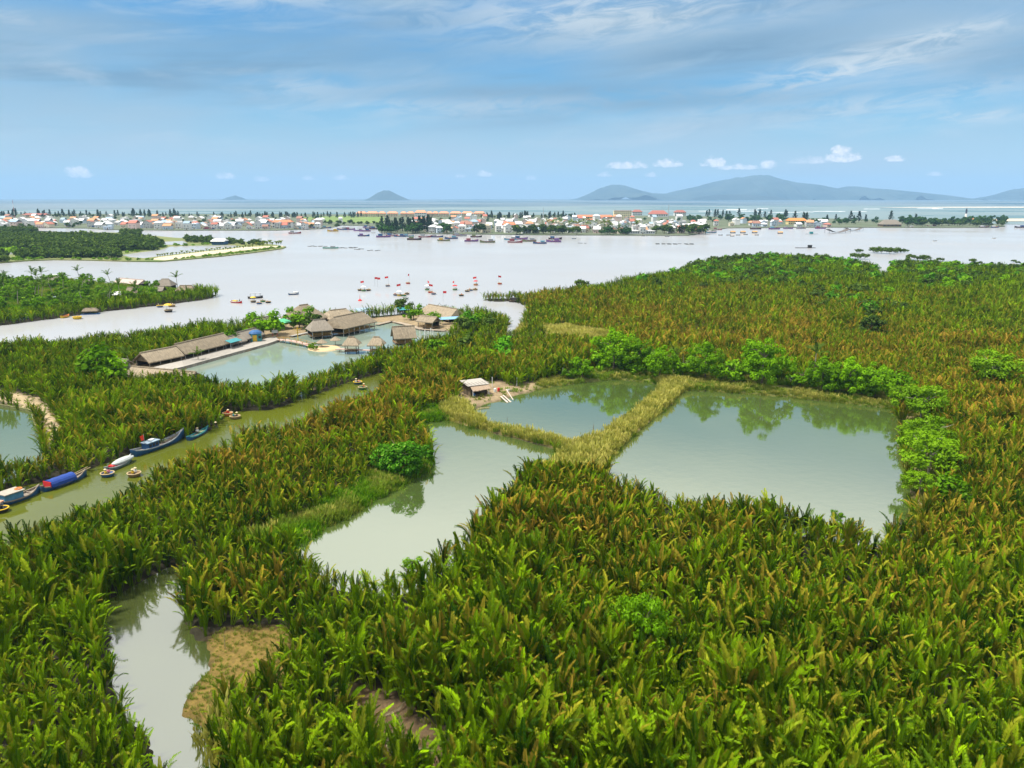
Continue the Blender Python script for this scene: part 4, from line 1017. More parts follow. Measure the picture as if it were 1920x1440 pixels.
# kiosk, awnings, gate, fence posts
p = g(480, 643); o = thing('kiosk', 'small kiosk with yellow door and blue rounded roof beside the quay', 'kiosk', (p.x, p.y, .6), .5)
MB().box((0, 0, 1.3), (3.2, 2.6, 2.6)).build('wall', TEALP, o); d_ = MB().box((-.5, -1.33, 1.1), (1.3, .1, 2.1)).build('door', YELLOWP, o); MB().box((.0, -1.40, 1.1), (.08, .06, .3)).build('handle', STEEL, d_)
MB().lathe([(2.1, 2.55), (1.7, 3.1), (.9, 3.5), (.02, 3.6)], 12).build('roof', BLUEP, o)
MB().box((1.0, -1.33, 1.4), (.8, .08, .8)).build('window', DARKIN, o)
def awning(label, pa, pb, D, h, m, tilt=.5):
    c, a, L = frame(pa, pb); c.z = .4; o = thing('awning', label, 'awning', tuple(c), a)
    MB().add([(-L / 2, 0, h), (L / 2, 0, h), (L / 2, D, h + tilt), (-L / 2, D, h + tilt), (-L / 2, 0, h - .07), (L / 2, 0, h - .07), (L / 2, D, h + tilt - .07), (-L / 2, D, h + tilt - .07)],
        [(0, 1, 2, 3), (7, 6, 5, 4), (0, 4, 5, 1), (1, 5, 6, 2), (2, 6, 7, 3), (3, 7, 4, 0)]).build('sheet', m, o)
    for x in (-L / 2 + .1, L / 2 - .1):
        for y, z in ((.1, h), (D - .1, h + tilt - .1)): MB().tube((x, y, -.3), (x, y, z), .06).build('post', STEEL, o)
    return o
awning('green fabric awning between the garden trees', g(520, 624), g(551, 619), 5, 2.6, GREENP, .7)
awning('white sheet roof behind the green awning', g(518, 620), g(538, 617), 4, 2.6, WHITE)
awning('teal awning in front of the short grey hall', g(434, 659), g(455, 653), 2.0, 2.2, TEALP, .6)
awning('long blue awning below the right hand thatched hall', g(826, 612), g(864, 610), 3.0, 2.0, mat('pale_blue_tarp', (0.22, 0.42, 0.60), .6, .2, 1.0))
awning('blue grey tarpaulin roof behind the stilt hall', g(672, 598), g(702, 596), 6.0, 2.4, mat('grey_blue_tarp', (0.30, 0.40, 0.52), .6, .2, 1.0))
awning('teal net shelter in the garden left of the right hand hall', g(750, 594), g(766, 593), 4.0, 2.2, TEALP)
p = g(559, 641); o = thing('yellow_gate_post', 'tall yellow gate post with crossbars beside the footbridge', 'post', (p.x, p.y, .3), .4)
MB().tube((0, 0, -.6), (0, 0, 4.6), .14).build('pole', YELLOWP, o)
for z, l in ((3.9, 2.6), (3.3, 1.7), (2.7, 1.2)): MB().box((0, 0, z), (l, .12, .14)).build('crossbar', YELLOWP, o)
p = g(516, 634); o = thing('notice_board', 'white notice board on the sandy square by the quay', 'sign', (p.x, p.y, .5), .3)
MB().box((0, 0, 1.7), (1.9, .1, 1.0)).build('panel', WHITE, o)
for x in (-.7, .7): MB().tube((x, .08, -.2), (x, .08, 1.3), .06).build('post', REDC, o)
for k, (px, py) in enumerate(((788, 632), (797, 630), (808, 624), (803, 633), (812, 630))):
    p = g(px, py); o = MB().lathe([(.16, -.8), (.14, 2.0 - .25 * (k % 3)), (.02, 2.1 - .25 * (k % 3))], 6).build('fence_post', WHITE, None, False, (p.x, p.y, .1)); tag(o, 'white concrete post of the broken fence at the right end of the restaurant pond', 'post', 'white fence posts')

# the keeper's hut by the fish ponds
p0, p1 = g(887, 750), g(918, 746); c, a, L = frame(p0, p1); zz = .55
o = thing('keeper_hut', 'weathered plank hut with flat sheet roof between the fish ponds', 'hut', (c.x, c.y, zz), a)
D = 5.2; PLANK = mat('old_plank', (0.23, 0.175, 0.11), .9, .45, 4.0); SHEET = mat('grey_sheet_roof', (0.46, 0.42, 0.36), .8, .25, 2.0, stretch=(3, .3, 1))
MB().add([(-L / 2 - .7, 1.1, 2.5), (L / 2 + .6, 1.1, 2.5), (L / 2 + .6, D + .5, 2.95), (-L / 2 - .7, D + .5, 2.95), (-L / 2 - .7, 1.1, 2.4), (L / 2 + .6, 1.1, 2.4), (L / 2 + .6, D + .5, 2.85), (-L / 2 - .7, D + .5, 2.85)],
    [(0, 1, 2, 3), (7, 6, 5, 4), (0, 4, 5, 1), (1, 5, 6, 2), (2, 6, 7, 3), (3, 7, 4, 0)]).build('roof', SHEET, o)
for k in range(7): MB().box((-L / 2 - .5 + k * (L + 1.0) / 6, D / 2 + .8, 2.78), (.10, D - .8, .06)).build('roof_batten', SHEET, o)
# awning thatch, ragged lower edge
V = []; Fq = []; n = 18
for i in range(n + 1):
    x = -L / 2 - .1 + (L + .4) * i / n
    V += [(x, 1.15, 2.32), (x, -.25, 1.62 + rng.uniform(-.16, .1)), (x, 1.15, 2.2), (x, -.22, 1.5)]
for i in range(n):
    b = 4 * i; Fq += [(b, b + 1, b + 5, b + 4), (b + 2, b + 6, b + 7, b + 3), (b + 1, b + 3, b + 7, b + 5)]
MB().add(V, Fq).build('thatch_awning', mat('pinkish_thatch', (0.44, 0.32, 0.22), .95, .3, 3.0), o)
for k in range(11):
    y = 1.3 + k * (D - 1.3) / 11 + .15
    for s in (-1, 1): MB().box((s * L / 2, y, 1.2), (.05, (D - 1.3) / 11 - .03, 2.4)).build('plank', PLANK, o)
for k in range(9): MB().box((-L / 2 + (k + .5) * L / 9, D, 1.3), (L / 9 - .04, .05, 2.6)).build('plank', PLANK, o)
for k in range(9):
    if k not in (3, 4, 5): MB().box((-L / 2 + (k + .5) * L / 9, 1.9, 1.15), (L / 9 - .04, .05, 2.3)).build('plank', PLANK, o)
for x in (-L / 2, L / 2 - .2): MB().tube((x, 0, -.4), (x, 0, 1.75), .08).build('post', WHITE, o)
for x in (-L / 2, L / 2): MB().tube((x, D, -.4), (x, D, 2.8), .08).build('post', WOOD, o)
def small(name, label, cat, px, py, mb, m, z=.5, rz=0.0, group=None):
    q = g(px, py); o = mb.build(name, m, None, False, (q.x, q.y, z), rz); return tag(o, label, cat, group)
BARREL = [(.01, 0), (.28, 0), (.31, .25), (.31, .6), (.28, .88), (.01, .88)]
small('barrel', 'blue barrel under the thatch awning of the hut', 'barrel', 889, 749, MB().lathe(BARREL, 12), BLUEP, .5)
small('barrel', 'red barrel right of the hut', 'barrel', 935, 738, MB().lathe(BARREL, 12), REDC, .5)
small('barrel', 'white barrel right of the hut next to the red one', 'barrel', 928, 739, MB().lathe(BARREL, 12), WHITE, .5)
small('rock', 'grey boulder at the top of the plank slip', 'rock', 954, 737, MB().lathe([(.01, -.2), (.55, -.1), (.62, .25), (.4, .55), (.01, .62)], 7), mat('grey_rock', (.36, .34, .3), .9, .3, 2), .4)
for (a_, b_, lab) in (((949, 738), (965, 753), 'long pale plank sloping into the middle pond'), ((943, 747), (958, 755), 'wide pale plank at the pond edge below the hut'), ((939, 749), (952, 756), 'second wide plank at the pond edge below the hut')):
    A_, B_ = g(*a_), g(*b_); c, an, L_ = frame(A_, B_)
    o = MB().box((0, 0, 0), (L_, .38 if 'wide' in lab or 'second' in lab else .2, .08)).build('plank', mat('bleached_plank', (.58, .50, .42), .9, .2, 3), None, False, (c.x, c.y, .45)); o.rotation_euler = (0, .16, an); tag(o, lab, 'plank')
small('sheet_pile', 'pile of white sheets at the left end of the hut yard', 'sheets', 868, 766, MB().box((0, 0, .1), (2.2, 1.0, .2)).box((.3, .2, .27), (1.8, .8, .12), .3), WHITE, .5, .4)
small('tyre', 'old dark tyre leaning by the pond corner of the hut yard', 'tyre', 877, 768, MB().lathe([(.22, -.1), (.38, -.12), (.42, 0), (.38, .12), (.22, .1), (.22, -.1)], 14), DARKIN, .6)
small('plank', 'short white board lying left of the hut', 'plank', 861, 752, MB().box((0, 0, 0), (1.6, .5, .1)), WHITE, .7, .5)
for px, py, h, lab in ((1055, 706, 1.9, 'white post on the grassy bank left of the small dark tree'), (1187, 702, 1.9, 'white post under the spreading tree at the middle pond'), (969, 728, 2.2, 'white pole right of the hut'), (923, 730, 2.6, 'thin white pole at the corner of the hut'), (1755, 1000, 2.0, 'white post in the grass at the sandy pond corner')):
    small('post', lab, 'post', px, py, MB().lathe([(.09, -.4), (.08, h), (.01, h + .05)], 7), WHITE, .4)
small('stake', 'thin bamboo stake standing in the muddy creek bank', 'stake', 423, 1225, MB().lathe([(.05, -.4), (.04, 1.7), (.01, 1.75)], 6), mat('bamboo', (.42, .33, .16), .8, .2, 2), .3)
for px, py in ((951, 792), (1112, 810), (1113, 806)): small('stake', 'thin stake standing in the middle pond near the reed dyke', 'stake', px, py, MB().lathe([(.04, -.6), (.03, 1.1), (.01, 1.12)], 5), WOOD, .1, group='stakes in the middle pond')
p = g(1487, 724); o = thing('feed_box', 'small pale wooden box on legs with two dark openings on the big pond bank', 'box', (p.x, p.y, .5), -.2)
for x in (-.75, .75):
    for y in (-.5, .5): MB().box((x, y, .5), (.12, .12, 1.9)).build('leg', WHITE, o)
for z in (.45, 1.05, 1.62): MB().box((0, 0, z), (1.7, 1.1, .14)).build('shelf', WHITE, o)
MB().box((0, .45, 1.0), (1.5, .08, 1.2)).build('back_board', DARKIN, o)
MB().box((0, 0, 1.78), (2.0, 1.4, .1)).build('roof', WHITE, o)
# huts on the garden island
def isle_hut(label, px, py, wpx, D, h, rise, m, hip=0.0, st='walled', rot=0.0):
    a_, b_ = g(px - wpx / 2, py + rot), g(px + wpx / 2, py - rot); return hall('thatched_house', label, a_, b_, D, h, rise, m, hip=hip, posts=4, style=st)
isle_hut('small thatched house with open gable in the middle of the garden island', 99, 537, 20, 5, 2.0, 2.6, THATCH_OLD)
isle_hut('long pale roofed hall in the right part of the garden island', 238, 537, 44, 6, 1.8, 1.8, mat('pinkish_roof', (.46, .37, .32), .9, .3, 1.5), st='open', rot=-2)
isle_hut('large grey thatched house with a lower wing on the garden island', 306, 543, 28, 7, 2.0, 3.0, THATCH_OLD, 2.5, 'open')
isle_hut('low wing of the large grey thatched house', 295, 552, 17, 4.5, 1.8, 1.8, THATCH_OLD)
isle_hut('tan thatched house near the tip of the garden island', 346, 551, 30, 5, 1.6, 2.2, THATCH, 1.5)
isle_hut('tiny white roofed shed at the back of the garden island', 100, 525, 9, 3, 2.0, .8, WHITE)
isle_hut('small slim hut behind the bare tree on the garden island', 161, 541, 9, 3, 2.4, 1.8, THATCH_OLD)
isle_hut('straw hut behind the shore palms of the garden island', 247, 555, 18, 5, 1.6, 2.2, THATCH)
isle_hut('small domed straw hut right of the straw hut', 270, 557, 15, 4, 1.4, 2.0, THATCH, 1.6)
isle_hut('white walled shed behind the shore palms of the garden island', 216, 560, 20, 4, 2.0, .9, WHITE)
isle_hut('pale green shed in the garden trees near the shore', 108, 565, 10, 3, 2.0, .8, mat('mint_paint', (.45, .62, .52), .7, .2, 1))
# ------------------------------------------------------------------ people
SKIN = mat('skin', (0.42, 0.24, 0.15), .6, .1, 5); TROUSERS = mat('dark_trousers', (0.05, 0.055, 0.08), .8, .2, 3)
STRAWHAT = mat('straw_hat', (0.66, 0.54, 0.32), .8, .15, 5); LIFEV = mat('orange_life_vest', (0.80, 0.22, 0.03), .7, .15, 3)
SHIRTS = {'white': WHITE, 'red': REDC, 'blue': BLUEP, 'orange': LIFEV, 'yellow': YELLOWP, 'dark': DARKIN, 'teal': TEALP, 'pink': mat('pink_cloth', (.75, .25, .32), .8, .1, 3)}
def body_mesh(pose):
    """one continuous seated figure grown around a skeleton; hips at the origin"""
    J = {'pel': (0, 0, 0), 'chest': (.03, 0, .34), 'neck': (.05, 0, .52), 'chin': (.07, 0, .60), 'head': (.06, 0, .72), 'crown': (.05, 0, .80)}
    rad = {'pel': .15, 'chest': .155, 'neck': .055, 'chin': .075, 'head': .10, 'crown': .055}
    E = [('pel', 'chest'), ('chest', 'neck'), ('neck', 'chin'), ('chin', 'head'), ('head', 'crown')]
    reach = (.34, .30) if pose == 0 else (.16, .05)
    for s, t in ((1, 'l'), (-1, 'r')):
        J['sh' + t] = (.03, .20 * s, .44); J['el' + t] = (.12, .27 * s, .20); J['wr' + t] = (reach[0], .20 * s if pose == 0 else .12 * s, reach[1] - .05); J['ha' + t] = (reach[0] + .09, .18 * s if pose == 0 else .10 * s, reach[1] - .06)
        J['hip' + t] = (.04, .10 * s, -.03); J['kn' + t] = (.42, .14 * s, .10 if pose == 0 else .02); J['an' + t] = (.48, .13 * s, -.28); J['to' + t] = (.64, .14 * s, -.32)
        rad.update({'sh' + t: .075, 'el' + t: .05, 'wr' + t: .036, 'ha' + t: .042, 'hip' + t: .10, 'kn' + t: .068, 'an' + t: .045, 'to' + t: .035})
        E += [('chest', 'sh' + t), ('sh' + t, 'el' + t), ('el' + t, 'wr' + t), ('wr' + t, 'ha' + t), ('pel', 'hip' + t), ('hip' + t, 'kn' + t), ('kn' + t, 'an' + t), ('an' + t, 'to' + t)]
    ks = list(J); me = bpy.data.meshes.new('body_skeleton'); me.from_pydata([J[k] for k in ks], [(ks.index(a), ks.index(b)) for a, b in E], [])
    o = bpy.data.objects.new('body_skeleton', me); COL.objects.link(o)
    o.modifiers.new('skin', 'SKIN'); sk = me.skin_vertices[0].data
    for i, k in enumerate(ks): sk[i].radius = (rad[k], rad[k]); sk[i].use_root = (k == 'pel')
    sb = o.modifiers.new('sub', 'SUBSURF'); sb.levels = 1; sb.render_levels = 1
    dg = bpy.context.evaluated_depsgraph_get(); dg.update()
    m2 = bpy.data.meshes.new_from_object(o.evaluated_get(dg)); bpy.data.objects.remove(o); bpy.data.meshes.remove(me)
    return m2
BODY = [body_mesh(0), body_mesh(1)]
_bodies = {}
def body_for(pose, shirt):
    if (pose, shirt) in _bodies: return _bodies[(pose, shirt)]
    m = BODY[pose].copy(); m.materials.clear()
    for x in (SKIN, SHIRTS[shirt], TROUSERS): m.materials.append(x)
    for f in m.polygons:
        c = f.center; f.material_index = 1
        if c.z > .54 or (c.x > .26 and abs(c.y) > .06 and c.z > .14 and pose == 0) : f.material_index = 0
        elif c.z < .06 or (c.x > .2 and c.z < .22): f.material_index = 2
    m.shade_smooth(); _bodies[(pose, shirt)] = m; return m
HAT = MB().lathe([(.001, .16), (.12, .07), (.26, -.03), (.255, -.045), (.1, .05), (.001, .13)], 12).mesh('conical_hat', STRAWHAT)
HAIR = MB().lathe([(.001, .06), (.07, .04), (.11, -.04), (.10, -.12), (.06, -.13)], 8).mesh('hair', DARKIN)
PADDLE = MB().tube((0, 0, -.9), (0, 0, .7), .02, n=5).box((0, 0, -1.05), (.03, .16, .4)).mesh('paddle', WOOD)
def person(label, loc, rz, shirt='white', pose=1, hat=True):
    o = thing('person', label, 'person', loc, rz)
    mobj('body', body_for(pose, shirt), o)
    if hat: mobj('conical_hat', HAT, o, (.05, 0, .80))
    else: mobj('hair', HAIR, o, (.045, 0, .775))
    return o
# ------------------------------------------------------------------ boats
BAMBOO = mat('woven_bamboo', (0.34, 0.22, 0.10), .8, .35, 8); RIM = mat('pale_rim', (0.44, 0.33, 0.18), .7, .2, 4)
TAR = mat('black_tar', (0.03, 0.028, 0.026), .5, .2, 4)
def basket_mesh(m, R_=1.05, H=.55): return MB().lathe([(.02, -.22), (R_ * .62, -.16), (R_ * .9, .1), (R_, H - .1), (R_, H), (R_ * .93, H), (R_ * .85, .14), (R_ * .55, -.05), (.02, -.08)], 18).mesh('basket', m, True)
def rim_mesh(m, R_=1.05, H=.55): return MB().lathe([(R_ * .9, H - .02), (R_ * 1.07, H - .05), (R_ * 1.09, H + .06), (R_ * .92, H + .08), (R_ * .9, H - .02)], 18).mesh('rim', m, True)
_bk = {}
def basket_boat(label, px, py, hull='blue', rim=None, people=(), rz=None, group=None, z=.06, flag=None, canopy=None, sc=1.0):
    H = {'blue': BLUEP, 'tar': TAR, 'bamboo': BAMBOO, 'green': mat('green_paint', (.05, .26, .09), .5, .2, 2), 'red': REDC, 'yellow': YELLOWP, 'orange': ORANGEP}
    if (hull, 'b') not in _bk: _bk[(hull, 'b')] = basket_mesh(H[hull])
    rk = rim or 'bamboo'
    if (rk, 'r') not in _bk: _bk[(rk, 'r')] = rim_mesh(RIM if rk == 'bamboo' else H[rk])
    p = g(px, py); a = rng.uniform(0, 6.28) if rz is None else rz
    o = thing('basket_boat', label, 'boat', (p.x, p.y, z), a, group, sc)
    mobj('hull', _bk[(hull, 'b')], o); mobj('rim', _bk[(rk, 'r')], o)
    MB().box((0, 0, .3), (.28, 1.85, .05)).build('seat', WOOD, o)
    if flag:
        MB().tube((-.5, .5, 0), (-.5, .5, flag), .035, n=5).build('mast', STEEL, o)
        f = MB(); n = 5
        V = [(-.5 + .32 * i, .5 + .10 * math.sin(i * 1.3), flag - dz - .06 * i) for dz in (0, .8) for i in range(n + 1)]; V += [(x, y + .02, zz) for x, y, zz in V]
        Fq = [(i, i + 1, n + 2 + i, n + 1 + i) for i in range(n)] + [(2 * n + 2 + n + 1 + i, 2 * n + 2 + n + 2 + i, 2 * n + 3 + i, 2 * n + 2 + i) for i in range(n)]
        f.add(V, Fq).build('flag', REDC, o)
    if canopy:
        for s in (-1, 1): MB().tube((0, s * .7, .2), (0, s * .75, 2.0), .03, n=5).build('canopy_post', STEEL, o)
        MB().lathe([(.02, 2.3), (.7, 2.15), (1.15, 1.85), (1.12, 1.8), (.02, 2.2)], 10).build('canopy', H[canopy] if canopy in H else WHITE, o)
    for k, (sh, desc) in enumerate(people):
        an = a + (math.pi * k); off = Vector((math.cos(an), math.sin(an), 0)) * (-.45 if k == 0 else -.35)
        person(desc, (p.x + off.x * sc, p.y + off.y * sc, z + .48), an + (0 if k == 0 else .4), sh, 0 if k == 0 else 1, k == 0 or 'hat' in desc)
    return o
def hull_mb(L, B, H, bow=.8, stern=.45, deck=.28, n=12):
    """wooden boat, bow at +x: hull sides, gunwale and sunken deck in three separate solids"""
    hl = MB(); dk = MB(); gw = MB(); sec = []
    for i in range(n + 1):
        t = i / n; x = -L / 2 + L * t
        w = B / 2 * (1 - abs(2 * t - .9) ** 2.6 * (1.0 if t > .45 else .55)); w = max(w, .03)
        sh = H + bow * max(0, (t - .5) * 2) ** 2.3 + stern * max(0, (.35 - t) / .35) ** 2
        kz = -.35 + (bow * .9 + .1) * max(0, (t - .8) / .2) ** 2
        sec.append((x, w, sh, kz))
    V = []
    for x, w, sh, kz in sec: V += [(x, -w, sh), (x, -w * .82, .05), (x, 0, kz), (x, w * .82, .05), (x, w, sh)]
    Fq = []
    for i in range(n):
        for j in range(4): a = i * 5 + j; Fq.append((a, a + 5, a + 6, a + 1))
    Fq.append((0, 1, 2, 3, 4)); hl.add(V, Fq)
    V = []; Fq = []
    for x, w, sh, kz in sec: V += [(x, -w * .93, max(sh - deck, .12)), (x, w * .93, max(sh - deck, .12))]
    Fq = [(2 * i, 2 * i + 2, 2 * i + 3, 2 * i + 1) for i in range(n)]; dk.add(V, Fq)
    for s in (-1, 1):
        V = []; Fq = []
        for x, w, sh, kz in sec: V += [(x, s * (w + .05), sh - .12), (x, s * (w + .05), sh + .05), (x, s * (w - .10), sh + .05), (x, s * max(w - .10, .0), sh - deck - .02)]
        for i in range(n):
            for j in range(3): a = 4 * i + j; Fq.append((a, a + 1, a + 5, a + 4) if s < 0 else (a + 4, a + 5, a + 1, a))
        gw.add(V, Fq)
    return hl, dk, gw, sec
def long_boat(label, pa, pb, B, H, hm, gm, dm, bow=.8, stern=.4, name='wooden_boat', z=.04):
    c, a, L = frame(g(*pa), g(*pb)); o = thing(name, label, 'boat', (c.x, c.y, z), a)
    hl, dk, gw, sec = hull_mb(L, B, H, bow, stern)
    hl.build('hull', hm, o, True); dk.build('deck', dm, o); gw.build('gunwale', gm, o)
    for k in range(1, 5): i = int(2 + k * 1.8); x, w, sh, _ = sec[i]; MB().box((x, 0, sh - .12), (.14, 2 * w * .92, .06)).build('thwart', dm, o)
    return o, L
DECKW = mat('grey_deck_wood', (0.34, 0.28, 0.22), .85, .35, 3)
o, L = long_boat('long blue wooden boat with small blue cabin moored under the palms', (250, 857), (346, 822), 2.3, .75, BLUEP, mat('pale_gunwale', (.34, .37, .39), .6, .2, 2), DECKW, 1.3, .5)
cb = MB().box((-L * .17, 0, 1.05), (2.6, 1.5, 1.3)).build('cabin', BLUEP, o)
for x in (-.7, .1, .8): MB().box((-L * .17 + x, -.765, 1.2), (.5, .05, .45)).build('window', DARKIN, cb)
MB().box((-L * .17, 0, 1.76), (3.0, 1.9, .1)).build('cabin_roof', mat('pale_blue_roof', (.28, .36, .43), .7, .2, 2), o)
MB().box((-L * .17 + .4, .2, 1.9), (1.2, .7, .2), .3).build('roof_bundle', WHITE, o)
MB().tube((-L * .17 - 1.3, 0, 1.7), (-L * .17 - 1.3, 0, 3.4), .04).build('flag_pole', STEEL, o)
fl = MB().add([(-L * .17 - 1.3, 0, 3.35), (-L * .17 - 1.3 - .8, .1, 3.2), (-L * .17 - 1.25 - .6, .05, 2.3), (-L * .17 - 1.3, 0, 2.4), (-L * .17 - 1.3, .03, 3.35), (-L * .17 - 2.1, .13, 3.2), (-L * .17 - 1.85, .08, 2.3), (-L * .17 - 1.3, .03, 2.4)], [(0, 1, 2, 3), (7, 6, 5, 4)]).build('flag', mat('flag_red', (.85, .05, .02), .7, .1, 2), o)
MB().lathe([(.16, -.005), (.16, .005)], 5, (-L * .17 - 1.7, .02, 2.85)).build('flag_star', YELLOWP, fl)
o, L = long_boat('short blue rowing boat moored behind the long blue boat', (353, 827), (391, 807), 1.4, .5, BLUEP, TEALP, DECKW, .5, .3)
MB().box((.8, 0, .45), (1.5, .8, .35)).build('cargo_bundle', mat('green_net', (.30, .38, .22), .9, .3, 4), o)
person('person in white sitting in the short blue rowing boat', (*g(371, 817)[:2], .75), 2.2, 'white', 1)
o, L = long_boat('teal grey boat under a white sheet cover along the canal', (200, 886), (247, 865), 1.7, .55, mat('grey_teal', (.17, .27, .28), .6, .3, 2), STEEL, DECKW, .8, .3)
MB().lathe([(.02, 1.25), (.6, 1.18), (.85, .95), (.86, .7)], 14, (L * .16, 0, 0), 3.0, 1.0).build('sheet_cover', mat('white_sheet', (.42, .45, .43), .7, .2, 3), o)
MB().box((-L * .2, .1, .62), (1.4, .9, .3)).build('cargo_bundle', REDC, o)
o, L = long_boat('boat covered with a bright blue tarpaulin moored by the palms', (80, 923), (163, 893), 2.0, .55, BLUEP, DECKW, DECKW, .7, .3)
V = []; Fq = []; n = 8
for k in range(7):
    x = -L * .38 + L * .55 * k / 6
    for i in range(n + 1): an = math.pi * i / n; V.append((x, -1.12 * math.cos(an), .55 + 1.05 * math.sin(an) ** .8 - .05 * (k % 2)))
for k in range(6):
    for i in range(n): a_ = k * (n + 1) + i; Fq.append((a_, a_ + 1, a_ + n + 2, a_ + n + 1))
Fq += [tuple(range(n, -1, -1)), tuple(range(6 * (n + 1), 7 * (n + 1)))]
tp = MB().add(V, Fq).build('tarpaulin', BLUET, o)
MB().box((-L * .385, 0, .95), (.12, 1.7, .9)).build('end_board', REDC, tp)
for y in (-.35, .3): MB().tube((L * .17, y, 1.0), (L * .62, y + .5, 1.2), .06).build('bamboo_pole', mat('bamboo', (.42, .33, .16)), o)
o, L = long_boat('roofed blue boat with an orange lifebuoy on its flat roof', (-6, 952), (76, 924), 2.2, .6, BLUEP, DECKW, DECKW, .8, .3)
MB().box((-L * .17, 0, 1.1), (L * .42, 1.7, 1.1)).build('cabin', mat('faded_blue', (.10, .28, .45), .7, .3, 2), o)
rf = MB().box((-L * .17, 0, 1.75), (L * .46, 2.4, .12)).build('roof', mat('greyish_board', (.36, .32, .26), .9, .25, 3), o)
MB().lathe([(.32, 1.83), (.5, 1.81), (.56, 1.88), (.5, 1.96), (.32, 1.94), (.28, 1.88), (.32, 1.83)], 16, (L * .0, -.2, 0)).build('lifebuoy', ORANGEP, rf)
o, L = long_boat('boat with an orange roof cut by the left edge of the picture', (-66, 982), (8, 952), 2.2, .6, BLUEP, DECKW, DECKW, .6, .3)
MB().box((L * .12, 0, 1.5), (L * .5, 2.3, .12)).build('roof', mat('salmon_roof', (.70, .33, .19), .7, .2, 1), o)
for x in (-L * .1, L * .35):
    for y in (-1, 1): MB().tube((x, y, .4), (x, y, 1.5), .05).build('roof_post', STEEL, o)
basket_boat('yellow rimmed basket boat at the left edge by the orange roof', 2, 960, 'tar', 'yellow')
basket_boat('blue basket boat with two passengers in front of the white covered boat', 202, 893, 'blue', None, (('yellow', 'person in a yellow top and conical hat paddling the blue basket boat'), ('pink', 'person in pink sitting in the blue basket boat')))
basket_boat('basket boat with brightly dressed passengers half hidden by near palms', 252, 893, 'bamboo', None, (('white', 'person in white with conical hat in the half hidden basket boat'), ('yellow', 'person in yellow with hat in the half hidden basket boat'), ))
basket_boat('basket boat at the palm corner of the canal bend', 408, 786, 'green', None, (('white', 'person in white in the basket boat at the canal bend'),))
basket_boat('orange rimmed basket boat with passengers in red at the canal bend', 427, 779, 'orange', None, (('red', 'person in red paddling the orange rimmed basket boat'), ('orange', 'person in an orange life vest in the orange rimmed basket boat')))
basket_boat('basket boat with a passenger in teal right of the orange rimmed one', 441, 785, 'bamboo', None, (('dark', 'person in dark clothes paddling at the canal bend'), ('teal', 'person in teal in the basket boat at the canal bend')))
basket_boat('blue and yellow basket boat farther up the canal', 671, 720, 'blue', 'yellow', (('white', 'person in white in the farther basket boat up the canal'), ('pink', 'person in pink in the farther basket boat up the canal')))
basket_boat('green basket boat with pale rim up the canal, nearer one', 680, 730, 'green', None, (('orange', 'person in an orange vest paddling the green basket boat'),))
person('person in dark clothes and straw hat standing at the palm corner of the canal', (*g(405, 805)[:2], .7), 5.4, 'dark', 0)
# boats along the garden island
basket_boat('yellow basket boat moored alone at the garden island', 145, 598, 'yellow', 'yellow', sc=1.5, z=.02)
o, L = long_boat('yellow boat under palms at the garden island shore', (115, 597), (130, 594), 1.7, .6, YELLOWP, ORANGEP, DECKW, .5, .4)
o, L = long_boat('yellow boat with a dark canopy at the left end of the island shore', (18, 603), (38, 601), 2.2, .7, YELLOWP, TEALP, DECKW, .5, .4)
MB().box((1.0, 0, 2.2), (6.5, 2.3, .12)).build('canopy', DARKIN, o)
for x in (-1.8, 3.8):
    for y in (-.9, .9): MB().tube((x, y, .4), (x, y, 2.2), .05).build('canopy_post', STEEL, o)
o, L = long_boat('white boat beside the yellow canopied boat', (37, 602), (48, 600), 1.8, .7, WHITE, TEALP, DECKW, .5, .3)
o, L = long_boat('small blue boat right of the canopied boat at the island shore', (50, 600), (62, 598), 1.6, .6, BLUEP, STEEL, DECKW, .5, .3)
MB().box((0, 0, 1.1), (1.6, 1.2, .9)).build('cabin', STEEL, o)
p = g(170, 589); o = thing('raft_house', 'thatched raft house floating at the garden island shore', 'raft', (p.x, p.y, .03), .3)
MB().box((0, 0, .15), (6.5, 3.0, .3)).build('raft', BLUEP, o); roof_mb(5.0, 2.4, 1.5, 1.0, .8, .4, y0=-1.2).build('roof', THATCH, o)
for x in (-2.3, 2.3):
    for y in (-1.1, 1.1): MB().tube((x, y, .2), (x, y, 1.5), .06).build('post', WOOD, o)
jetty('long bamboo raft lying at the garden island shore', [g(208, 579), g(246, 574.5)], 1.3, .15, mat('pale_bamboo', (.52, .43, .25), .8, .2, 2), posts=False, name='bamboo_raft', step=1.5)
basket_boat('dark basket boat under a big yellow umbrella in the side river', 316, 585, 'tar', None, (('dark', 'person under the yellow umbrella in the side river'),), canopy='yellow', sc=1.5)
basket_boat('basket boat with a small yellow heap in the side river', 300, 576, 'blue', 'yellow', (('yellow', 'person in yellow in the side river left boat'),), sc=1.2)
basket_boat('pale basket boat carrying several people in the side river', 322, 575, 'bamboo', None, (('white', 'person in white with conical hat paddling in the side river'), ('orange', 'person in orange with hat riding in the side river')), sc=1.4)
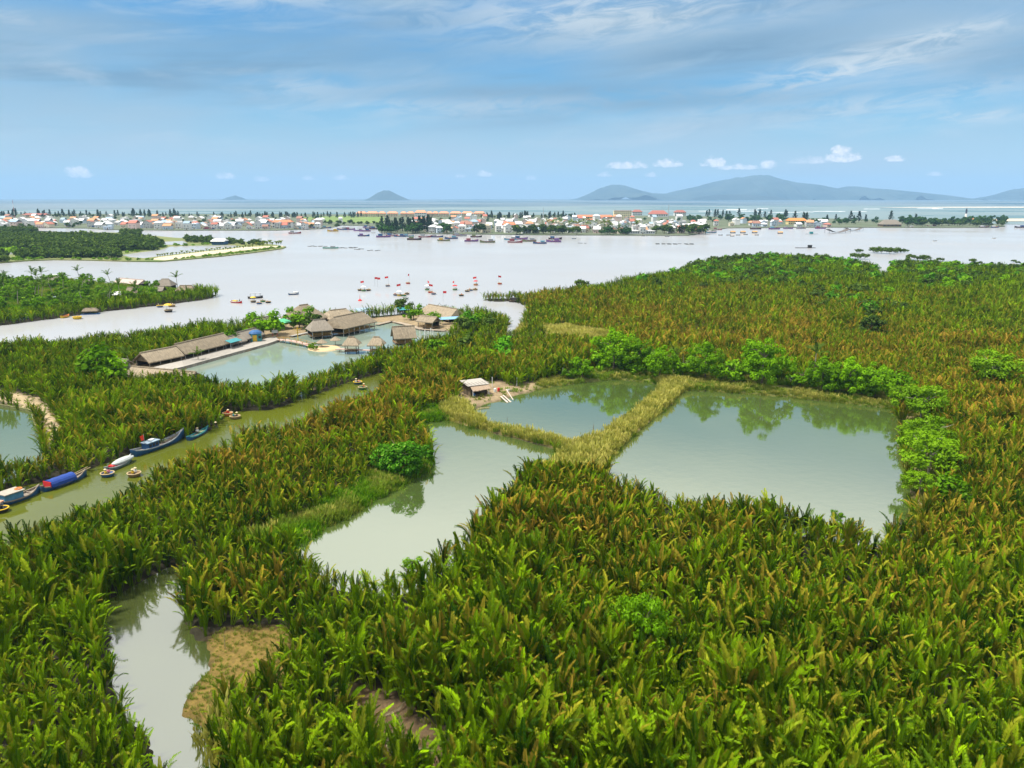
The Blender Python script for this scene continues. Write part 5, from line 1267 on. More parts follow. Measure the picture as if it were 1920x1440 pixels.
# boats on the open river
o, L = long_boat('red open boat in the river left of the dark canopied boat', (434, 567), (454, 569), 1.9, .6, REDC, WHITE, DECKW, .7, .3)
person('person in dark clothes standing at the bow of the red open boat', (*g(450, 568)[:2], 1.0), 3.1, 'dark', 1, False)
MB().box((-1.0, 0, .8), (2.2, 1.3, .5)).build('cargo_bundle', YELLOWP, o)
o, L = long_boat('dark tour boat with a flat canopy in the river', (465, 560), (493, 558.5), 2.4, .7, TAR, STEEL, DECKW, .5, .3)
MB().box((0, 0, 2.3), (5.0, 2.2, .12)).build('canopy', STEEL, o)
for x in (-2.2, 0, 2.2):
    for y in (-.9, .9): MB().tube((x, y, .4), (x, y, 2.3), .05).build('canopy_post', STEEL, o)
o, L = long_boat('blue and white motor boat alone in the river', (541, 553), (560, 552), 2.2, .6, BLUEP, WHITE, DECKW, .7, .2)
MB().box((1.0, 0, 1.0), (1.8, 1.5, .8)).build('cabin', WHITE, o)
RP = (('dark', 'person paddling'),)
for k, (px, py, hull, fl_, can, lab) in enumerate([
    (475, 567, 'tar', None, 'yellow', 'dark basket boat with a yellow umbrella below the dark tour boat'), (486, 570, 'blue', None, None, 'blue basket boat below the dark tour boat'),
    (493, 566, 'green', None, None, 'green basket boat at the right end of the dark tour boat'), (503, 568, 'tar', None, None, 'small dark basket boat right of the tour boat group'),
    (675, 545, 'tar', None, None, 'dark basket boat at the left of the first flag boat cluster'), (682, 546, 'green', 4.5, 'white', 'green basket boat with red flag in the first cluster'), (691, 545, 'tar', None, None, 'dark basket boat at the right of the first flag boat cluster'),
    (727, 537, 'blue', 4.6, None, 'blue basket boat with red flag above the clusters'), (765, 532, 'red', 4.6, None, 'red basket boat with red flag farthest out'),
    (742, 554, 'blue', None, None, 'blue basket boat at the left of the second flag boat cluster'), (749, 555, 'yellow', 5.0, 'white', 'yellow basket boat with red flag in the second cluster'), (757, 555, 'green', None, None, 'green basket boat in the second flag boat cluster'), (763, 552, 'tar', None, None, 'dark basket boat at the right of the second cluster'),
    (801, 544, 'green', 4.0, 'white', 'green basket boat with red flag right of the clusters'), (807, 549, 'red', 3.6, None, 'red basket boat just below the green flag boat'), (813, 552, 'blue', None, None, 'blue basket boat touching the red flag boat'),
    (853, 544, 'green', 4.0, 'red', 'green basket boat with a red canopy and flag'), (865, 555, 'tar', None, None, 'lone dark basket boat without flag near the palm point'), (876, 547, 'tar', None, None, 'left one of two dark basket boats off the palm point'), (882, 545, 'blue', None, None, 'right one of two basket boats off the palm point'),
    (891, 544, 'bamboo', None, None, 'small basket boat tight against the palm point'), (892, 535, 'orange', 4.0, 'red', 'orange basket boat with red flag behind the palm point'), (937, 533, 'red', 4.0, None, 'basket boat with red flag peeping over the palm point')]):
    sh = ('white', 'red', 'blue', 'orange', 'dark', 'teal', 'yellow', 'pink')[k % 8]
    basket_boat(lab, px, py, hull, None, ((sh, 'person in %s in the %s' % (sh, ' '.join(lab.split()[:11]))),), flag=fl_, canopy=can, sc=1.15, group='basket boats on the open river')
for px, py, lab in ((703, 537, 'left bare flag pole planted in the river'), (708, 538, 'right bare flag pole planted in the river'), (831, 566, 'flag pole planted in the river behind the right hand hall')):
    p = g(px, py); o = thing('flag_pole', lab, 'flag', (p.x, p.y, 0)); h = 4.8
    MB().tube((0, 0, -.8), (0, 0, h), .05, n=5).build('pole', STEEL, o); MB().box((.75, 0, h - .5), (1.5, .04, 1.0)).build('flag', REDC, o)
p = g(675, 564); o = thing('buoy', 'red buoy with a short mast floating in the river', 'buoy', (p.x, p.y, 0))
MB().lathe([(.02, -.4), (.8, -.3), (.9, .2), (.5, .6), (.15, .8)], 12).build('float', REDC, o); MB().tube((0, 0, .6), (0, 0, 2.8), .12, .04).build('mast', REDC, o)
o, L = long_boat('dark house boat moored in the side channel mouth', (955, 566), (972, 567), 2.2, .6, TAR, WOOD, DECKW, .4, .3)
MB().box((.5, 0, 1.3), (3.2, 1.8, 1.3)).build('cabin', DARKIN, o)
basket_boat('small boat with a white load in the side channel', 951, 609, 'tar', None, (('white', 'person in white in the side channel boat'),), sc=1.2)
# ------------------------------------------------------------------ fishing fleet
PURPLE = mat('purple_paint', (.24, .13, .36), .5, .25, 1); MAROON = mat('maroon_paint', (.34, .08, .10), .5, .25, 1); SKYB = mat('sky_blue_paint', (.18, .40, .52), .5, .25, 1); OLIVE = mat('olive_paint', (.22, .26, .12), .5, .25, 1)
HC = {'blue': BLUEP, 'red': MAROON, 'purple': PURPLE, 'teal': SKYB, 'black': TAR, 'olive': OLIVE, 'yellow': YELLOWP, 'white': WHITE, 'grey': STEEL, 'orange': ORANGEP}
_fb = {}
def fishing_boat(hc, cabin, px, py, label, L=14.0, rz=0.0):
    key = (hc, cabin)
    if key not in _fb:
        hl, dk, gw, sec = hull_mb(14.0, 3.8, 1.3, 1.3, .5, .5)
        _fb[key] = [('hull', hl.mesh('hull', HC[hc], True)), ('deck', dk.mesh('deck', DECKW)), ('gunwale', gw.mesh('gunwale', MAROON if hc != 'red' else WHITE)),
            ('cabin', MB().box((-3.0, 0, 2.1), (4.2, 2.6, 2.0), top=.96).mesh('cabin', HC[cabin])), ('cabin_roof', MB().box((-3.0, 0, 3.18), (4.8, 3.1, .14)).mesh('cabin_roof', HC[cabin])),
            ('window', MB().box((-.92, 0, 2.5), (.1, 1.8, .6)).mesh('window', DARKIN)), ('mast', MB().tube((1.2, 0, .8), (1.0, 0, 5.2), .09, .05).tube((1.1, 0, 3.2), (4.8, 0, 4.4), .05).mesh('mast', STEEL)), ('cargo', MB().box((1.6, .2, 1.2), (2.6, 1.6, .7), .2, .8).mesh('cargo', BLUET if hc != 'blue' else ORANGEP))]
    p = g(px, py); s = L / 14.0
    o = thing('fishing_boat', label, 'boat', (p.x, p.y, .05), rz, 'fishing fleet moored off the town', s)
    for nm, me in _fb[key]: mobj(nm, me, o)
    return o
FLEET = [(553, 438, 'red', 'grey'), (624, 434, 'yellow', 'yellow'), (641, 431, 'blue', 'grey'), (656, 431, 'purple', 'red'), (672, 433, 'purple', 'grey'), (690, 427, 'purple', 'blue'), (682, 443, 'blue', 'purple'), (684, 434, 'purple', 'blue'), (694, 430, 'black', 'grey'), (704, 430, 'black', 'blue'),
    (719, 445, 'purple', 'blue'), (735, 443, 'red', 'blue'), (749, 444, 'blue', 'blue'), (766, 444, 'teal', 'teal'), (777, 450, 'black', 'olive'), (798, 445, 'red', 'grey'), (820, 445, 'blue', 'grey'), (832, 452, 'olive', 'yellow'), (846, 448, 'blue', 'teal'), (862, 443, 'grey', 'grey'), (884, 453, 'purple', 'red'), (893, 445, 'black', 'olive'), (914, 455, 'olive', 'grey'),
    (957, 450, 'teal', 'grey'), (966, 455, 'red', 'red'), (976, 449, 'purple', 'blue'), (992, 453, 'olive', 'grey'), (1012, 457, 'blue', 'teal'), (1038, 454, 'purple', 'purple'), (1041, 449, 'black', 'blue'),
    (1334, 437, 'teal', 'white'), (1345, 431, 'red', 'red'), (1452, 430, 'purple', 'teal'), (1478, 429, 'purple', 'grey'), (1502, 429, 'grey', 'grey'), (1538, 429, 'purple', 'red'), (1417, 430, 'black', 'grey'),
    (1705, 427, 'white', 'white'), (1747, 425, 'red', 'red'), (1845, 427, 'black', 'white'), (1866, 427, 'blue', 'white'), (1912, 427, 'black', 'blue'), (392, 431, 'blue', 'red'), (130, 427, 'white', 'white'), (178, 427, 'blue', 'blue'), (478, 431, 'grey', 'white'), (560, 430, 'blue', 'teal'), (586, 429, 'purple', 'blue'), (612, 428, 'blue', 'teal')]
def side(px): return ('off the left end of the town' if px < 500 else 'off the green field' if px < 710 else 'in front of the tall dark trees' if px < 850 else 'in front of the middle of the town' if px < 1100 else 'off the busy right quay' if px < 1600 else 'along the wooded right shore')
_seen = {}
for k, (px, py, hc, cb) in enumerate(FLEET):
    nm = {'olive': 'olive green', 'teal': 'sky blue'}
    lab = '%s fishing boat with %s cabin %s' % (nm.get(hc, hc), nm.get(cb, cb), side(px))
    _seen[lab] = _seen.get(lab, 0) + 1
    if _seen[lab] > 1: lab = lab.replace('fishing boat', 'boat') + ', farther right'
    fishing_boat(hc, cb, px, py, lab, rng.uniform(13, 17), rng.choice((0, 0, math.pi)) + rng.uniform(-.3, .3))
for px, py, lab in ((1374, 437, 'first small orange roofed sampan off the right quay'), (1393, 437, 'second small orange roofed sampan off the right quay'), (1415, 437, 'third small orange roofed sampan off the right quay'), (1463, 438, 'large orange sampan right of the small ones')):
    o, L = long_boat(lab, (px - 5, py), (px + 5, py), 3.0, .7, TAR, WOOD, DECKW, .5, .4, 'sampan'); roof_mb(5.5, 2.6, 1.8, 1.0, .0, .3, y0=-1.3).build('roof', mat('orange_tarp', (.62, .33, .10), .7, .2, 1), o)
for px, py, lab in ((1351, 441, 'dark skiff left of the orange sampans'), (1366, 441, 'dark skiff below the first sampan'), (1373, 443, 'dark red skiff below the first sampan'), (1384, 441, 'dark skiff between the sampans'), (1398, 440, 'dark skiff below the second sampan'), (1419, 441, 'dark skiff below the third sampan'), (1076, 448, 'small blue skiff near the mid town shore'), (1206, 443, 'dark skiff by the white quay roof'), (1251, 444, 'dark skiff below the shore bushes'), (1864, 447, 'tiny pale skiff far out on the right'), (1753, 452, 'tiny white skiff off the wooded shore'), (700, 437, 'pale skiff beside the anchored fleet')):
    long_boat(lab, (px - 4, py), (px + 4, py), 1.6, .55, BLUEP if 'blue' in lab else WHITE if 'white' in lab or 'pale' in lab else TAR, STEEL, DECKW, .4, .2, 'skiff')
# net pens and lift nets
FLOATS = mat('dark_floats', (.10, .11, .11), .8, .3, 3)
def net_pen(label, px0, px1, py, rows, cat='net pen'):
    a, b = g(px0, py), g(px1, py + .4); c, an, L = frame(a, b); o = thing('net_pen', label, cat, (c.x, c.y, .05), an)
    for r_ in range(rows):
        n = max(3, int(L / 5))
        for k in range(n):
            if rng.random() < .18: continue
            MB().box((-L / 2 + (k + .5) * L / n + rng.uniform(-.6, .6), r_ * 5 + rng.uniform(-1, 1), .15), (L / n * .7, .8, .35)).build('float', FLOATS, o)
    return o
net_pen('long line of dark oyster floats in mid river', 576, 614, 462, 2); net_pen('dense oyster float raft right of the green barge', 624, 664, 465, 3); net_pen('loose oyster floats at the right of the oyster farm', 664, 677, 467.5, 2); net_pen('separate short row of floats right of the oyster farm', 688, 710, 470, 2)
net_pen('long oyster float row off the right bank palms', 1229, 1304, 458, 3); net_pen('few floats off the mid town shore', 1082, 1100, 456, 1)
p = g(620, 466); o = thing('work_barge', 'green work barge among the oyster floats', 'barge', (p.x, p.y, .05)); hl, dk, gw, _ = hull_mb(14, 4, 1.0, .5, .3); hl.build('hull', mat('sea_green', (.20, .42, .34), .6, .2, 1), o); dk.build('deck', DECKW, o); MB().box((2, 0, 1.6), (4, 2.4, 1.6)).build('cabin', STEEL, o)
p = g(1510, 465); o = thing('float_hut', 'long dark fishing raft with a small hut near the palms', 'raft', (p.x, p.y, .05)); MB().box((0, 0, .15), (18, 2.2, .4)).build('raft', TAR, o); MB().box((4, 0, 1.4), (3.4, 2.0, 2.2)).build('hut', DARKIN, o); MB().box((4, 0, 2.6), (3.9, 2.5, .15)).build('roof', TAR, o)
p = g(1521, 439); o = thing('float_hut', 'small teal raft hut off the right quay', 'raft', (p.x, p.y, .05)); MB().box((0, 0, .2), (16, 2.5, .4)).build('raft', STEEL, o); MB().box((0, 0, 1.6), (4, 2.4, 2.4)).build('hut', TEALP, o); MB().box((0, 0, 2.9), (4.6, 3, .15)).build('roof', TEALP, o)
NET = mat('brown_net', (.13, .11, .10), .9, .2, 2)
for px, py, s, lab in ((1570, 437, 1.0, 'large fishing lift net hanging on poles, left one'), (1600, 433, .8, 'smaller fishing lift net hanging on poles, right one')):
    p = g(px, py); o = thing('lift_net', lab, 'fishing net', (p.x, p.y, 0), .1, None, s)
    for x in (-14, 14):
        for y in (-6, 6): MB().tube((x, y, -1), (x * 1.02, y, 6), .18).build('pole', NET, o)
    V = []; n = 12
    for i in range(n + 1):
        for j in range(5): x = -14 + 28 * i / n; y = -6 + 3 * j; V.append((x, y, 1.0 + 4.2 * (abs(x) / 14) ** 1.7))
    Fq = [(i * 5 + j, i * 5 + j + 1, i * 5 + j + 6, i * 5 + j + 5) for i in range(n) for j in range(4)]
    V += [(x, y, z - .12) for x, y, z in V]; m_ = 5 * (n + 1); Fq += [tuple(m_ + q for q in reversed(f)) for f in Fq]
    MB().add(V, Fq).build('net', NET, o)

# ------------------------------------------------------------------ far flats, town spit, sandbars
def flat_land(name, pl, z, m):
    P = [tuple(q) for q in pl]; A = sum(P[i][0] * P[(i + 1) % len(P)][1] - P[(i + 1) % len(P)][0] * P[i][1] for i in range(len(P)))
    if A < 0: P = P[::-1]
    bm = bmesh.new(); top = [bm.verts.new((x, y, z)) for x, y in P]; bot = [bm.verts.new((x, y, -.6)) for x, y in P]; n = len(P)
    f = bm.faces.new(top)
    for i in range(n): bm.faces.new((bot[i], bot[(i + 1) % n], top[(i + 1) % n], top[i]))
    bmesh.ops.triangulate(bm, faces=[f]); me = bpy.data.meshes.new(name); bm.to_mesh(me); bm.free(); me.materials.append(m)
    return tag(mobj(name, me), kind='structure')
FLATG = mat('flat_meadow', (0.10, 0.15, 0.03), .95, .4, .03, (0.20, 0.19, 0.07), coord='Object')
TOWNG = mat('town_ground', (0.12, 0.13, 0.085), .95, .3, .02, (0.06, 0.085, 0.035))
SANDM = mat('beach_sand', (0.56, 0.47, 0.33), .95, .15, .05)
FAR_ISLE = [(-700, 432), (0, 433), (60, 433), (75, 436), (110, 435.5), (175, 436.5), (232, 437), (262, 438), (268, 441), (330, 447), (395, 449.5), (450, 453), (500, 458), (537, 463.5), (530, 467), (480, 474), (420, 481), (355, 487), (300, 491.5), (240, 491), (170, 489), (100, 488), (50, 490), (0, 494), (-700, 505)]
flat_land('far_flat', poly(FAR_ISLE), .7, FLATG)
for pl in ([(228, 480), (262, 475), (300, 470.5), (320, 464), (380, 462), (440, 461.5), (455, 463.5), (430, 467), (380, 472), (300, 482), (270, 486), (245, 484)], [(300, 455), (345, 453), (352, 457.5), (345, 461), (305, 460)], [(-60, 476), (20, 474), (32, 478.5), (-60, 482)], [(25, 439.5), (100, 438.8), (102, 441), (30, 441.5)], [(155, 441.5), (215, 440.5), (218, 443.5), (150, 444)]):
    sheet('flat_lagoon', poly(pl), .76, W_RIVER, 0.0)
flat_land('sand_spit', poly([(282, 488.5), (300, 484), (380, 474), (430, 469), (458, 465), (530, 462.4), (532, 464), (460, 471), (400, 478), (350, 485), (310, 490)]), .85, SANDM)
TOWN = [(-900, 428), (0, 428), (60, 427), (160, 428.5), (200, 431), (330, 432.5), (420, 432.5), (520, 432.5), (560, 431), (600, 429.5), (625, 426.5), (640, 423), (690, 424), (705, 427), (712, 436), (740, 438), (800, 439), (900, 440), (960, 440.5), (1040, 441.5), (1130, 441.5), (1200, 442), (1290, 442), (1310, 439), (1330, 435), (1345, 431), (1365, 428), (1500, 427), (1560, 427), (1640, 427), (1700, 427.5), (1780, 427.5), (1860, 427), (1884, 425),
    (1882, 421), (1700, 414), (1500, 409), (1250, 405), (900, 403), (500, 402), (0, 401.5), (-900, 402)]
flat_land('town_land', poly(TOWN), .8, TOWNG)
flat_land('meadow', poly([(560, 408), (640, 405.5), (720, 406.5), (720, 418), (690, 419), (640, 417), (560, 417)]), .9, mat('bright_meadow', (.16, .22, .05), .95, .35, .02, (.09, .15, .03)))
flat_land('sandbar', poly([(1775, 414.5), (1800, 412), (1860, 411), (1960, 410.5), (2400, 411), (2400, 414.5), (1960, 415), (1850, 415.5)]), .9, SANDM)
flat_land('sandbar', poly([(1650, 389.4), (1700, 388.6), (1790, 388.2), (1920, 388), (2400, 388), (2400, 389.4), (1920, 389.6)]), .9, mat('pale_bar', (.60, .52, .42), .95, .15, .01))
FOAM = mat('surf_foam', (.85, .86, .86), .8, .1, .02)
for k, (x0, x1, y) in enumerate([(1340, 1420, 394), (1420, 1440, 391.5), (1362, 1400, 393.2), (1440, 1500, 398.5), (1525, 1560, 396.6), (1560, 1585, 396.8), (1598, 1625, 396.8), (1500, 1525, 397.8), (1720, 1760, 390.7), (1748, 1768, 391.5), (1620, 1650, 392), (1310, 1335, 396), (1380, 1430, 397)]):
    pts = [(x0 + (x1 - x0) * i / 5, y - .18 - .15 * rng.random()) for i in range(6)] + [(x1 - (x1 - x0) * i / 5, y + .15 + .15 * rng.random()) for i in range(6)]
    sheet('surf_line', poly(pts), .3, FOAM, 0.0)
L_MIXG = leaf_mat('olive_mangrove_leaf', (.03, .06, .01), (.10, .15, .02), (.2, .15, .05), 0, .2, 0)
# far isle vegetation: mangrove belts as masses, palms on the spit as individuals
FAR_CROWN = hidden_coll('far_crown', [leaf_mesh('crown', [(*crown_data(705 + i, 4.2, 3.0, 16, 16, 1.0, 1.7, 2.6, .5, -.9), Matrix())], L_MIXG) for i in range(2)] + [leaf_mesh('crown', [(*crown_data(700 + i, 4.2, 3.4, 16, 16, 1.0, 1.7, 3.0, .5, -.9), Matrix())], L_DARK) for i in range(4)])
FAR_LIME = hidden_coll('far_bush', [leaf_mesh('crown', [(*crown_data(720 + i, 3.0, 1.6, 12, 14, .8, 1.2, 1.4, .5, -.6), Matrix())], L_LIME) for i in range(3)])
def far_fill(pl, st, coll, name, label, cat, scl, z=.7, keep=1.0):
    P = poly(pl); x0, y0 = P.min(0); x1, y1 = P.max(0); X, Y = jgrid(x0, x1, y0, y1, st, .5); k = (sdf(P, X, Y) > 0) & (nrg.random(X.size) < keep) & (X > -1250); X, Y = X[k], Y[k]
    scatter(name, np.stack([X, Y, np.full(X.size, z)], 1), coll, label, cat, None, nrg.uniform(*scl, X.size), .05)
far_fill([(-100, 447), (60, 446), (180, 447), (262, 452), (300, 458), (300, 470), (260, 472), (190, 472), (100, 471), (-100, 468)], 6.5, FAR_CROWN, 'mangrove_wood', 'broad dark mangrove belt on the far left flats', 'wood', (.8, 1.3))
far_fill([(-60, 442), (40, 442), (130, 446), (60, 447), (-60, 448)], 6.5, FAR_CROWN, 'mangrove_wood', 'browner mangrove strip behind the main belt on the far flats', 'wood', (.6, 1.0))
far_fill([(36, 480), (60, 477), (100, 475), (225, 477), (226, 486), (100, 485.5), (52, 487), (35, 486)], 5.5, FAR_CROWN, 'mangrove_wood', 'row of dark mangroves on the near shore of the far flats', 'wood', (.7, 1.1), keep=.9)
far_fill([(-60, 487), (12, 485), (14, 493), (-60, 497)], 5.5, FAR_CROWN, 'mangrove_wood', 'dark mangrove clump at the left edge of the far flats', 'wood', (.8, 1.2))
far_fill([(-60, 432.5), (70, 432), (68, 436.5), (-60, 437)], 8, FAR_CROWN, 'mangrove_wood', 'dark wood at the back left of the far flats', 'wood', (.7, 1.1))
far_fill([(345, 450), (400, 451), (398, 458), (350, 456)], 6.5, FAR_CROWN, 'mangrove_wood', 'dark wood left of the white shed on the far flats', 'wood', (.6, 1.0))
far_fill([(425, 454), (455, 455), (500, 460), (470, 461.5), (425, 459)], 6.5, FAR_CROWN, 'mangrove_wood', 'dark trees right of the white shed on the far flats', 'wood', (.5, .9), keep=.8)
far_fill([(228, 438), (262, 438), (268, 443), (240, 443.5), (228, 442)], 6.5, FAR_CROWN, 'mangrove_wood', 'dark copse at the back middle of the far flats', 'wood', (.7, 1.1))
far_fill([(0, 470), (95, 472), (95, 475), (30, 478), (0, 474)], 6, FAR_LIME, 'bush_strip', 'bright yellow green bushes between the mangrove belts', 'bushes', (.6, 1.4), keep=.6)
far_fill([(220, 470), (330, 461), (410, 458), (300, 467), (230, 478)], 7, FAR_LIME, 'bush_strip', 'bright green bushes around the far lagoon', 'bushes', (.4, .9), keep=.5)
far_fill([(20, 486), (225, 487.5), (300, 489), (240, 490.5), (100, 487.5), (20, 491)], 5, FAR_LIME, 'bush_strip', 'bright green shore weeds of the far flats', 'bushes', (.3, .7), keep=.6)
far_fill([(300, 490.5), (350, 486.5), (420, 480.5), (530, 466), (530, 464.5), (430, 477), (350, 485.5)], 4, FAR_LIME, 'bush_strip', 'green weeds along the water side of the sand spit', 'bushes', (.3, .6))
SAPL = [leaf_mesh('young_palm', [(*frond_data(2.6, .35, .9, 8, .7, .35, 800 + k * 7 + i, seg=1), Matrix.Translation((0, 0, 1.6)) @ Matrix.Rotation(2.4 * i, 4, 'Z')) for i in range(8)] + [(*frond_data(1.7, 0, .02, 1, .05, .05, 3, seg=2), Matrix.Scale(1.0, 4))], L_COCO) for k in range(3)]
for k in range(46):
    t = (k + .5) / 46; px = 292 + 238 * t; py = 486.5 - 23.5 * t ** .92 + rng.uniform(-1.0, 1.2); p = g(px + rng.uniform(-2, 2), py)
    o = mobj('young_palm', SAPL[k % 3], None, (p.x, p.y, .85), (0, 0, rng.uniform(0, 6.28)), rng.uniform(.7, 1.0) * (1 + .7 * (t > .78))); o['tint'] = .1
    tag(o, 'young palm planted along the sand spit, %s' % ('left third' if t < .33 else 'middle third' if t < .66 else 'right third'), 'palm', 'young palms on the sand spit')
# ------------------------------------------------------------------ the town
RW = [mat('plaster_white', (.74, .73, .70), .8, .12, .3), mat('plaster_cream', (.70, .62, .46), .8, .12, .3), mat('plaster_blue', (.52, .60, .68), .8, .12, .3), mat('plaster_pink', (.68, .52, .46), .8, .12, .3), mat('plaster_grey', (.55, .55, .53), .8, .12, .3)]
RN = ['white', 'cream', 'pale blue', 'pink', 'grey']
RR = [mat('roof_red', (.46, .16, .11), .8, .25, .5), mat('roof_orange', (.58, .28, .14), .8, .2, .5), mat('roof_tin', (.70, .69, .68), .6, .2, .5), mat('roof_rust', (.34, .17, .12), .8, .25, .5), mat('roof_bluetin', (.30, .40, .48), .6, .2, .5)]
RRN = ['red', 'orange', 'pale tin', 'rusty', 'blue tin']
GLASSD = mat('dark_window', (.05, .07, .09), .25, .2, 1)
WINM = MB().box((0, 0, 0), (1.3, .12, 1.3)).mesh('window', GLASSD); DOORM = MB().box((0, 0, 0), (1.3, .12, 2.2)).mesh('door', WOOD)
_hs = {}
def house(label, x, y, w, d, h, wi, ri, kind, group, rz, win=True):
    key = (round(w), round(d), round(h), kind)
    if key not in _hs:
        w_, d_, h_ = key[:3]
        wm = MB().box((0, 0, h_ / 2), (w_, d_, h_))
        if kind == 'gable':
            rise = w_ * .30; rm = roof_mb(d_, w_, h_, rise, 0, .5, .2, y0=-w_ / 2); rm.v = [(vy, vx, vz) for vx, vy, vz in rm.v]; rm.f = [tuple(reversed(f)) for f in rm.f]
            wm.add([(-w_ / 2, -d_ / 2, h_ - .01), (w_ / 2, -d_ / 2, h_ - .01), (0, -d_ / 2, h_ + rise - .3), (-w_ / 2, d_ / 2, h_ - .01), (w_ / 2, d_ / 2, h_ - .01), (0, d_ / 2, h_ + rise - .3)], [(0, 1, 2), (5, 4, 3)])
        elif kind == 'side': rm = roof_mb(w_, d_, h_, d_ * .28, 0, .5, .2, y0=-d_ / 2)
        elif kind == 'hip': rm = roof_mb(w_, d_, h_, w_ * .28, w_ * .35, .6, .2, y0=-d_ / 2)
        else: rm = MB().box((0, 0, h_ + .12), (w_ + .5, d_ + .5, .25)).box((w_ * .2, d_ * .2, h_ + 1.0), (w_ * .4, d_ * .3, 1.6))
        _hs[key] = (wm, rm)
    wm, rm = _hs[key]; w_, d_, h_ = key[:3]
    o = thing('house', label, 'house', (x, y, .8), rz, group)
    k1 = key + ('w', wi); k2 = key + ('r', ri)
    if k1 not in _hs: _hs[k1] = wm.mesh('wall', RW[wi])
    if k2 not in _hs: _hs[k2] = rm.mesh('roof', RR[ri] if kind != 'flat' else RW[wi])
    mobj('wall', _hs[k1], o); mobj('roof', _hs[k2], o)
    if win:
        for fl in range(max(1, int(h_ / 3.2))):
            for q in (-1, 1): mobj('window', WINM, o, (q * w_ * .27, -d_ / 2 - .03, 1.9 + 3.2 * fl))
        mobj('door', DOORM, o, (0, -d_ / 2 - .03, 1.1))
    return o
def town():
    placed = []; todo = []
    def ok(x, y, r):
        for (a, b, s) in placed:
            if (x - a) ** 2 + (y - b) ** 2 < (r + s) ** 2 * .42: return False
        return True
    zones = [(0, 180, 410, 426.5, 74, 'the town\'s left end'), (180, 420, 411, 430.5, 116, 'the town\'s left part'), (420, 640, 415, 430, 70, 'town left of the meadow'), (775, 905, 411, 437, 62, 'town beside the grove'), (905, 1080, 410, 438, 76, 'the town centre'), (1080, 1320, 413, 439, 96, 'the town\'s right part'), (1330, 1560, 417, 425.5, 24, 'the harbour end')]
    for (xa, xb, ya, yb, n, where) in zones:
        for k in range(n):
            for tr in range(40):
                px = rng.uniform(xa, xb); t = rng.random(); py = ya + (yb - ya) * t ** .9
                if 418 < py < 430 and 600 < px < 705: continue
                p = g(px, py, .8); w = rng.choice((7, 8, 9, 11)); d = rng.choice((9, 11, 13))
                if ok(p.x, p.y, w * .62): break
            else: continue
            placed.append((p.x, p.y, w * .62))
            two = rng.random() < .5; h = rng.choice((4, 5, 5)) if not two else rng.choice((7, 8, 9))
            kind = rng.choice(('gable', 'gable', 'side', 'side', 'hip', 'flat')); wi = rng.choice((0, 0, 0, 1, 2, 3, 4)); ri = rng.choice((0, 1, 2, 2, 2, 2, 3, 4, 2, 2, 2, 0))
            front = py > yb - 3.5
            lab = '%s %s house, %s roof, %s %s' % ('tall' if two else 'low', RN[wi], ('flat' if kind == 'flat' else RRN[ri] + (' hipped' if kind == 'hip' else ' gabled')), 'waterfront of' if front else ('back of' if py < ya + 5 else 'inside'), where)
            todo.append((py, (lab, p.x, p.y, w, d, h, wi, ri, kind, 'houses of the river mouth town', rng.uniform(-.25, .25), py > ya + (yb - ya) * .3)))
    todo.sort(key=lambda q: -q[0])
    for q in todo[:296]: house(*q[1])
    # the roofs behind them melt into one mass
    V = []; F = []; MI = []
    for _, (lab, x, y, w, d, h, wi, ri, kind, gr, rz, wn) in todo[296:]:
        if (round(w), round(d), round(h), kind) not in _hs: continue
        wm, rm = _hs[(round(w), round(d), round(h), kind)]; ca, sa = math.cos(rz), math.sin(rz)
        for mb, mi in ((wm, wi), (rm, 5 + ri if kind != 'flat' else wi)):
            b = len(V); V += [(x + vx * ca - vy * sa, y + vx * sa + vy * ca, vz + .8) for vx, vy, vz in mb.v]; F += [tuple(b + i for i in f) for f in mb.f]; MI += [mi] * len(mb.f)
    me = bpy.data.meshes.new('back_street_houses'); me.from_pydata(V, [], F)
    for m_ in RW + RR: me.materials.append(m_)
    me.polygons.foreach_set('material_index', MI); me.update()
    tag(mobj('back_street_houses', me), 'mass of small houses in the back streets of the town', 'houses', kind='stuff')
    return placed
PLACED = town()
def box_building(name, label, px0, px1, py, h, d, wall, roof, rise, floors, cols, hip=.25, cat='building', roofkind='hip'):
    a, b = g(px0, py, .8), g(px1, py, .8); c, an, L = frame(a, b); o = thing(name, label, cat, (c.x, c.y, .8), an)
    MB().box((0, d / 2, h / 2), (L, d, h)).build('wall', wall, o)
    if rise: roof_mb(L, d, h, rise, min(L, d) * hip, 1.0, .3).build('roof', roof, o)
    else:
        MB().box((0, d / 2, h + .2), (L + .6, d + .6, .4)).build('roof', wall, o)
        for k in range(9): MB().box((-L / 2 + (k + .5) * L / 9, .2, h + .9), (L / 12, 1.2, 1.0)).build('roof_tile_hood', roof, o)
    for f in range(floors):
        for k in range(cols):
            mobj('window', WINM, o, (-L / 2 + (k + .5) * L / cols, -.04, h * (f + .55) / floors), None, (min(1.6, L / cols * .4), 1, h / floors * .34))
    return o
YEL = mat('yellow_plaster', (.76, .62, .30), .8, .1, .2); TILE = mat('terracotta_tile', (.56, .20, .10), .8, .2, .4); TILE2 = mat('salmon_tile', (.66, .30, .17), .8, .15, .4); DKTILE = mat('dark_red_tile', (.34, .12, .09), .8, .2, .4)
box_building('hotel', 'tall pale yellow five-storey hotel rising over the town', 1151, 1184, 412, 17, 14, mat('pale_yellow_plaster', (.80, .70, .45), .8, .08, .2), TILE, 0, 5, 9)
box_building('long_building', 'long yellow building with red tiled roof left of the hotel', 1081, 1148, 413, 7, 12, YEL, TILE, 3.5, 2, 16)
box_building('great_roof_house', 'large dark red hipped roof right of the hotel', 1218, 1252, 407, 7, 22, RW[0], DKTILE, 8, 1, 8, .4)
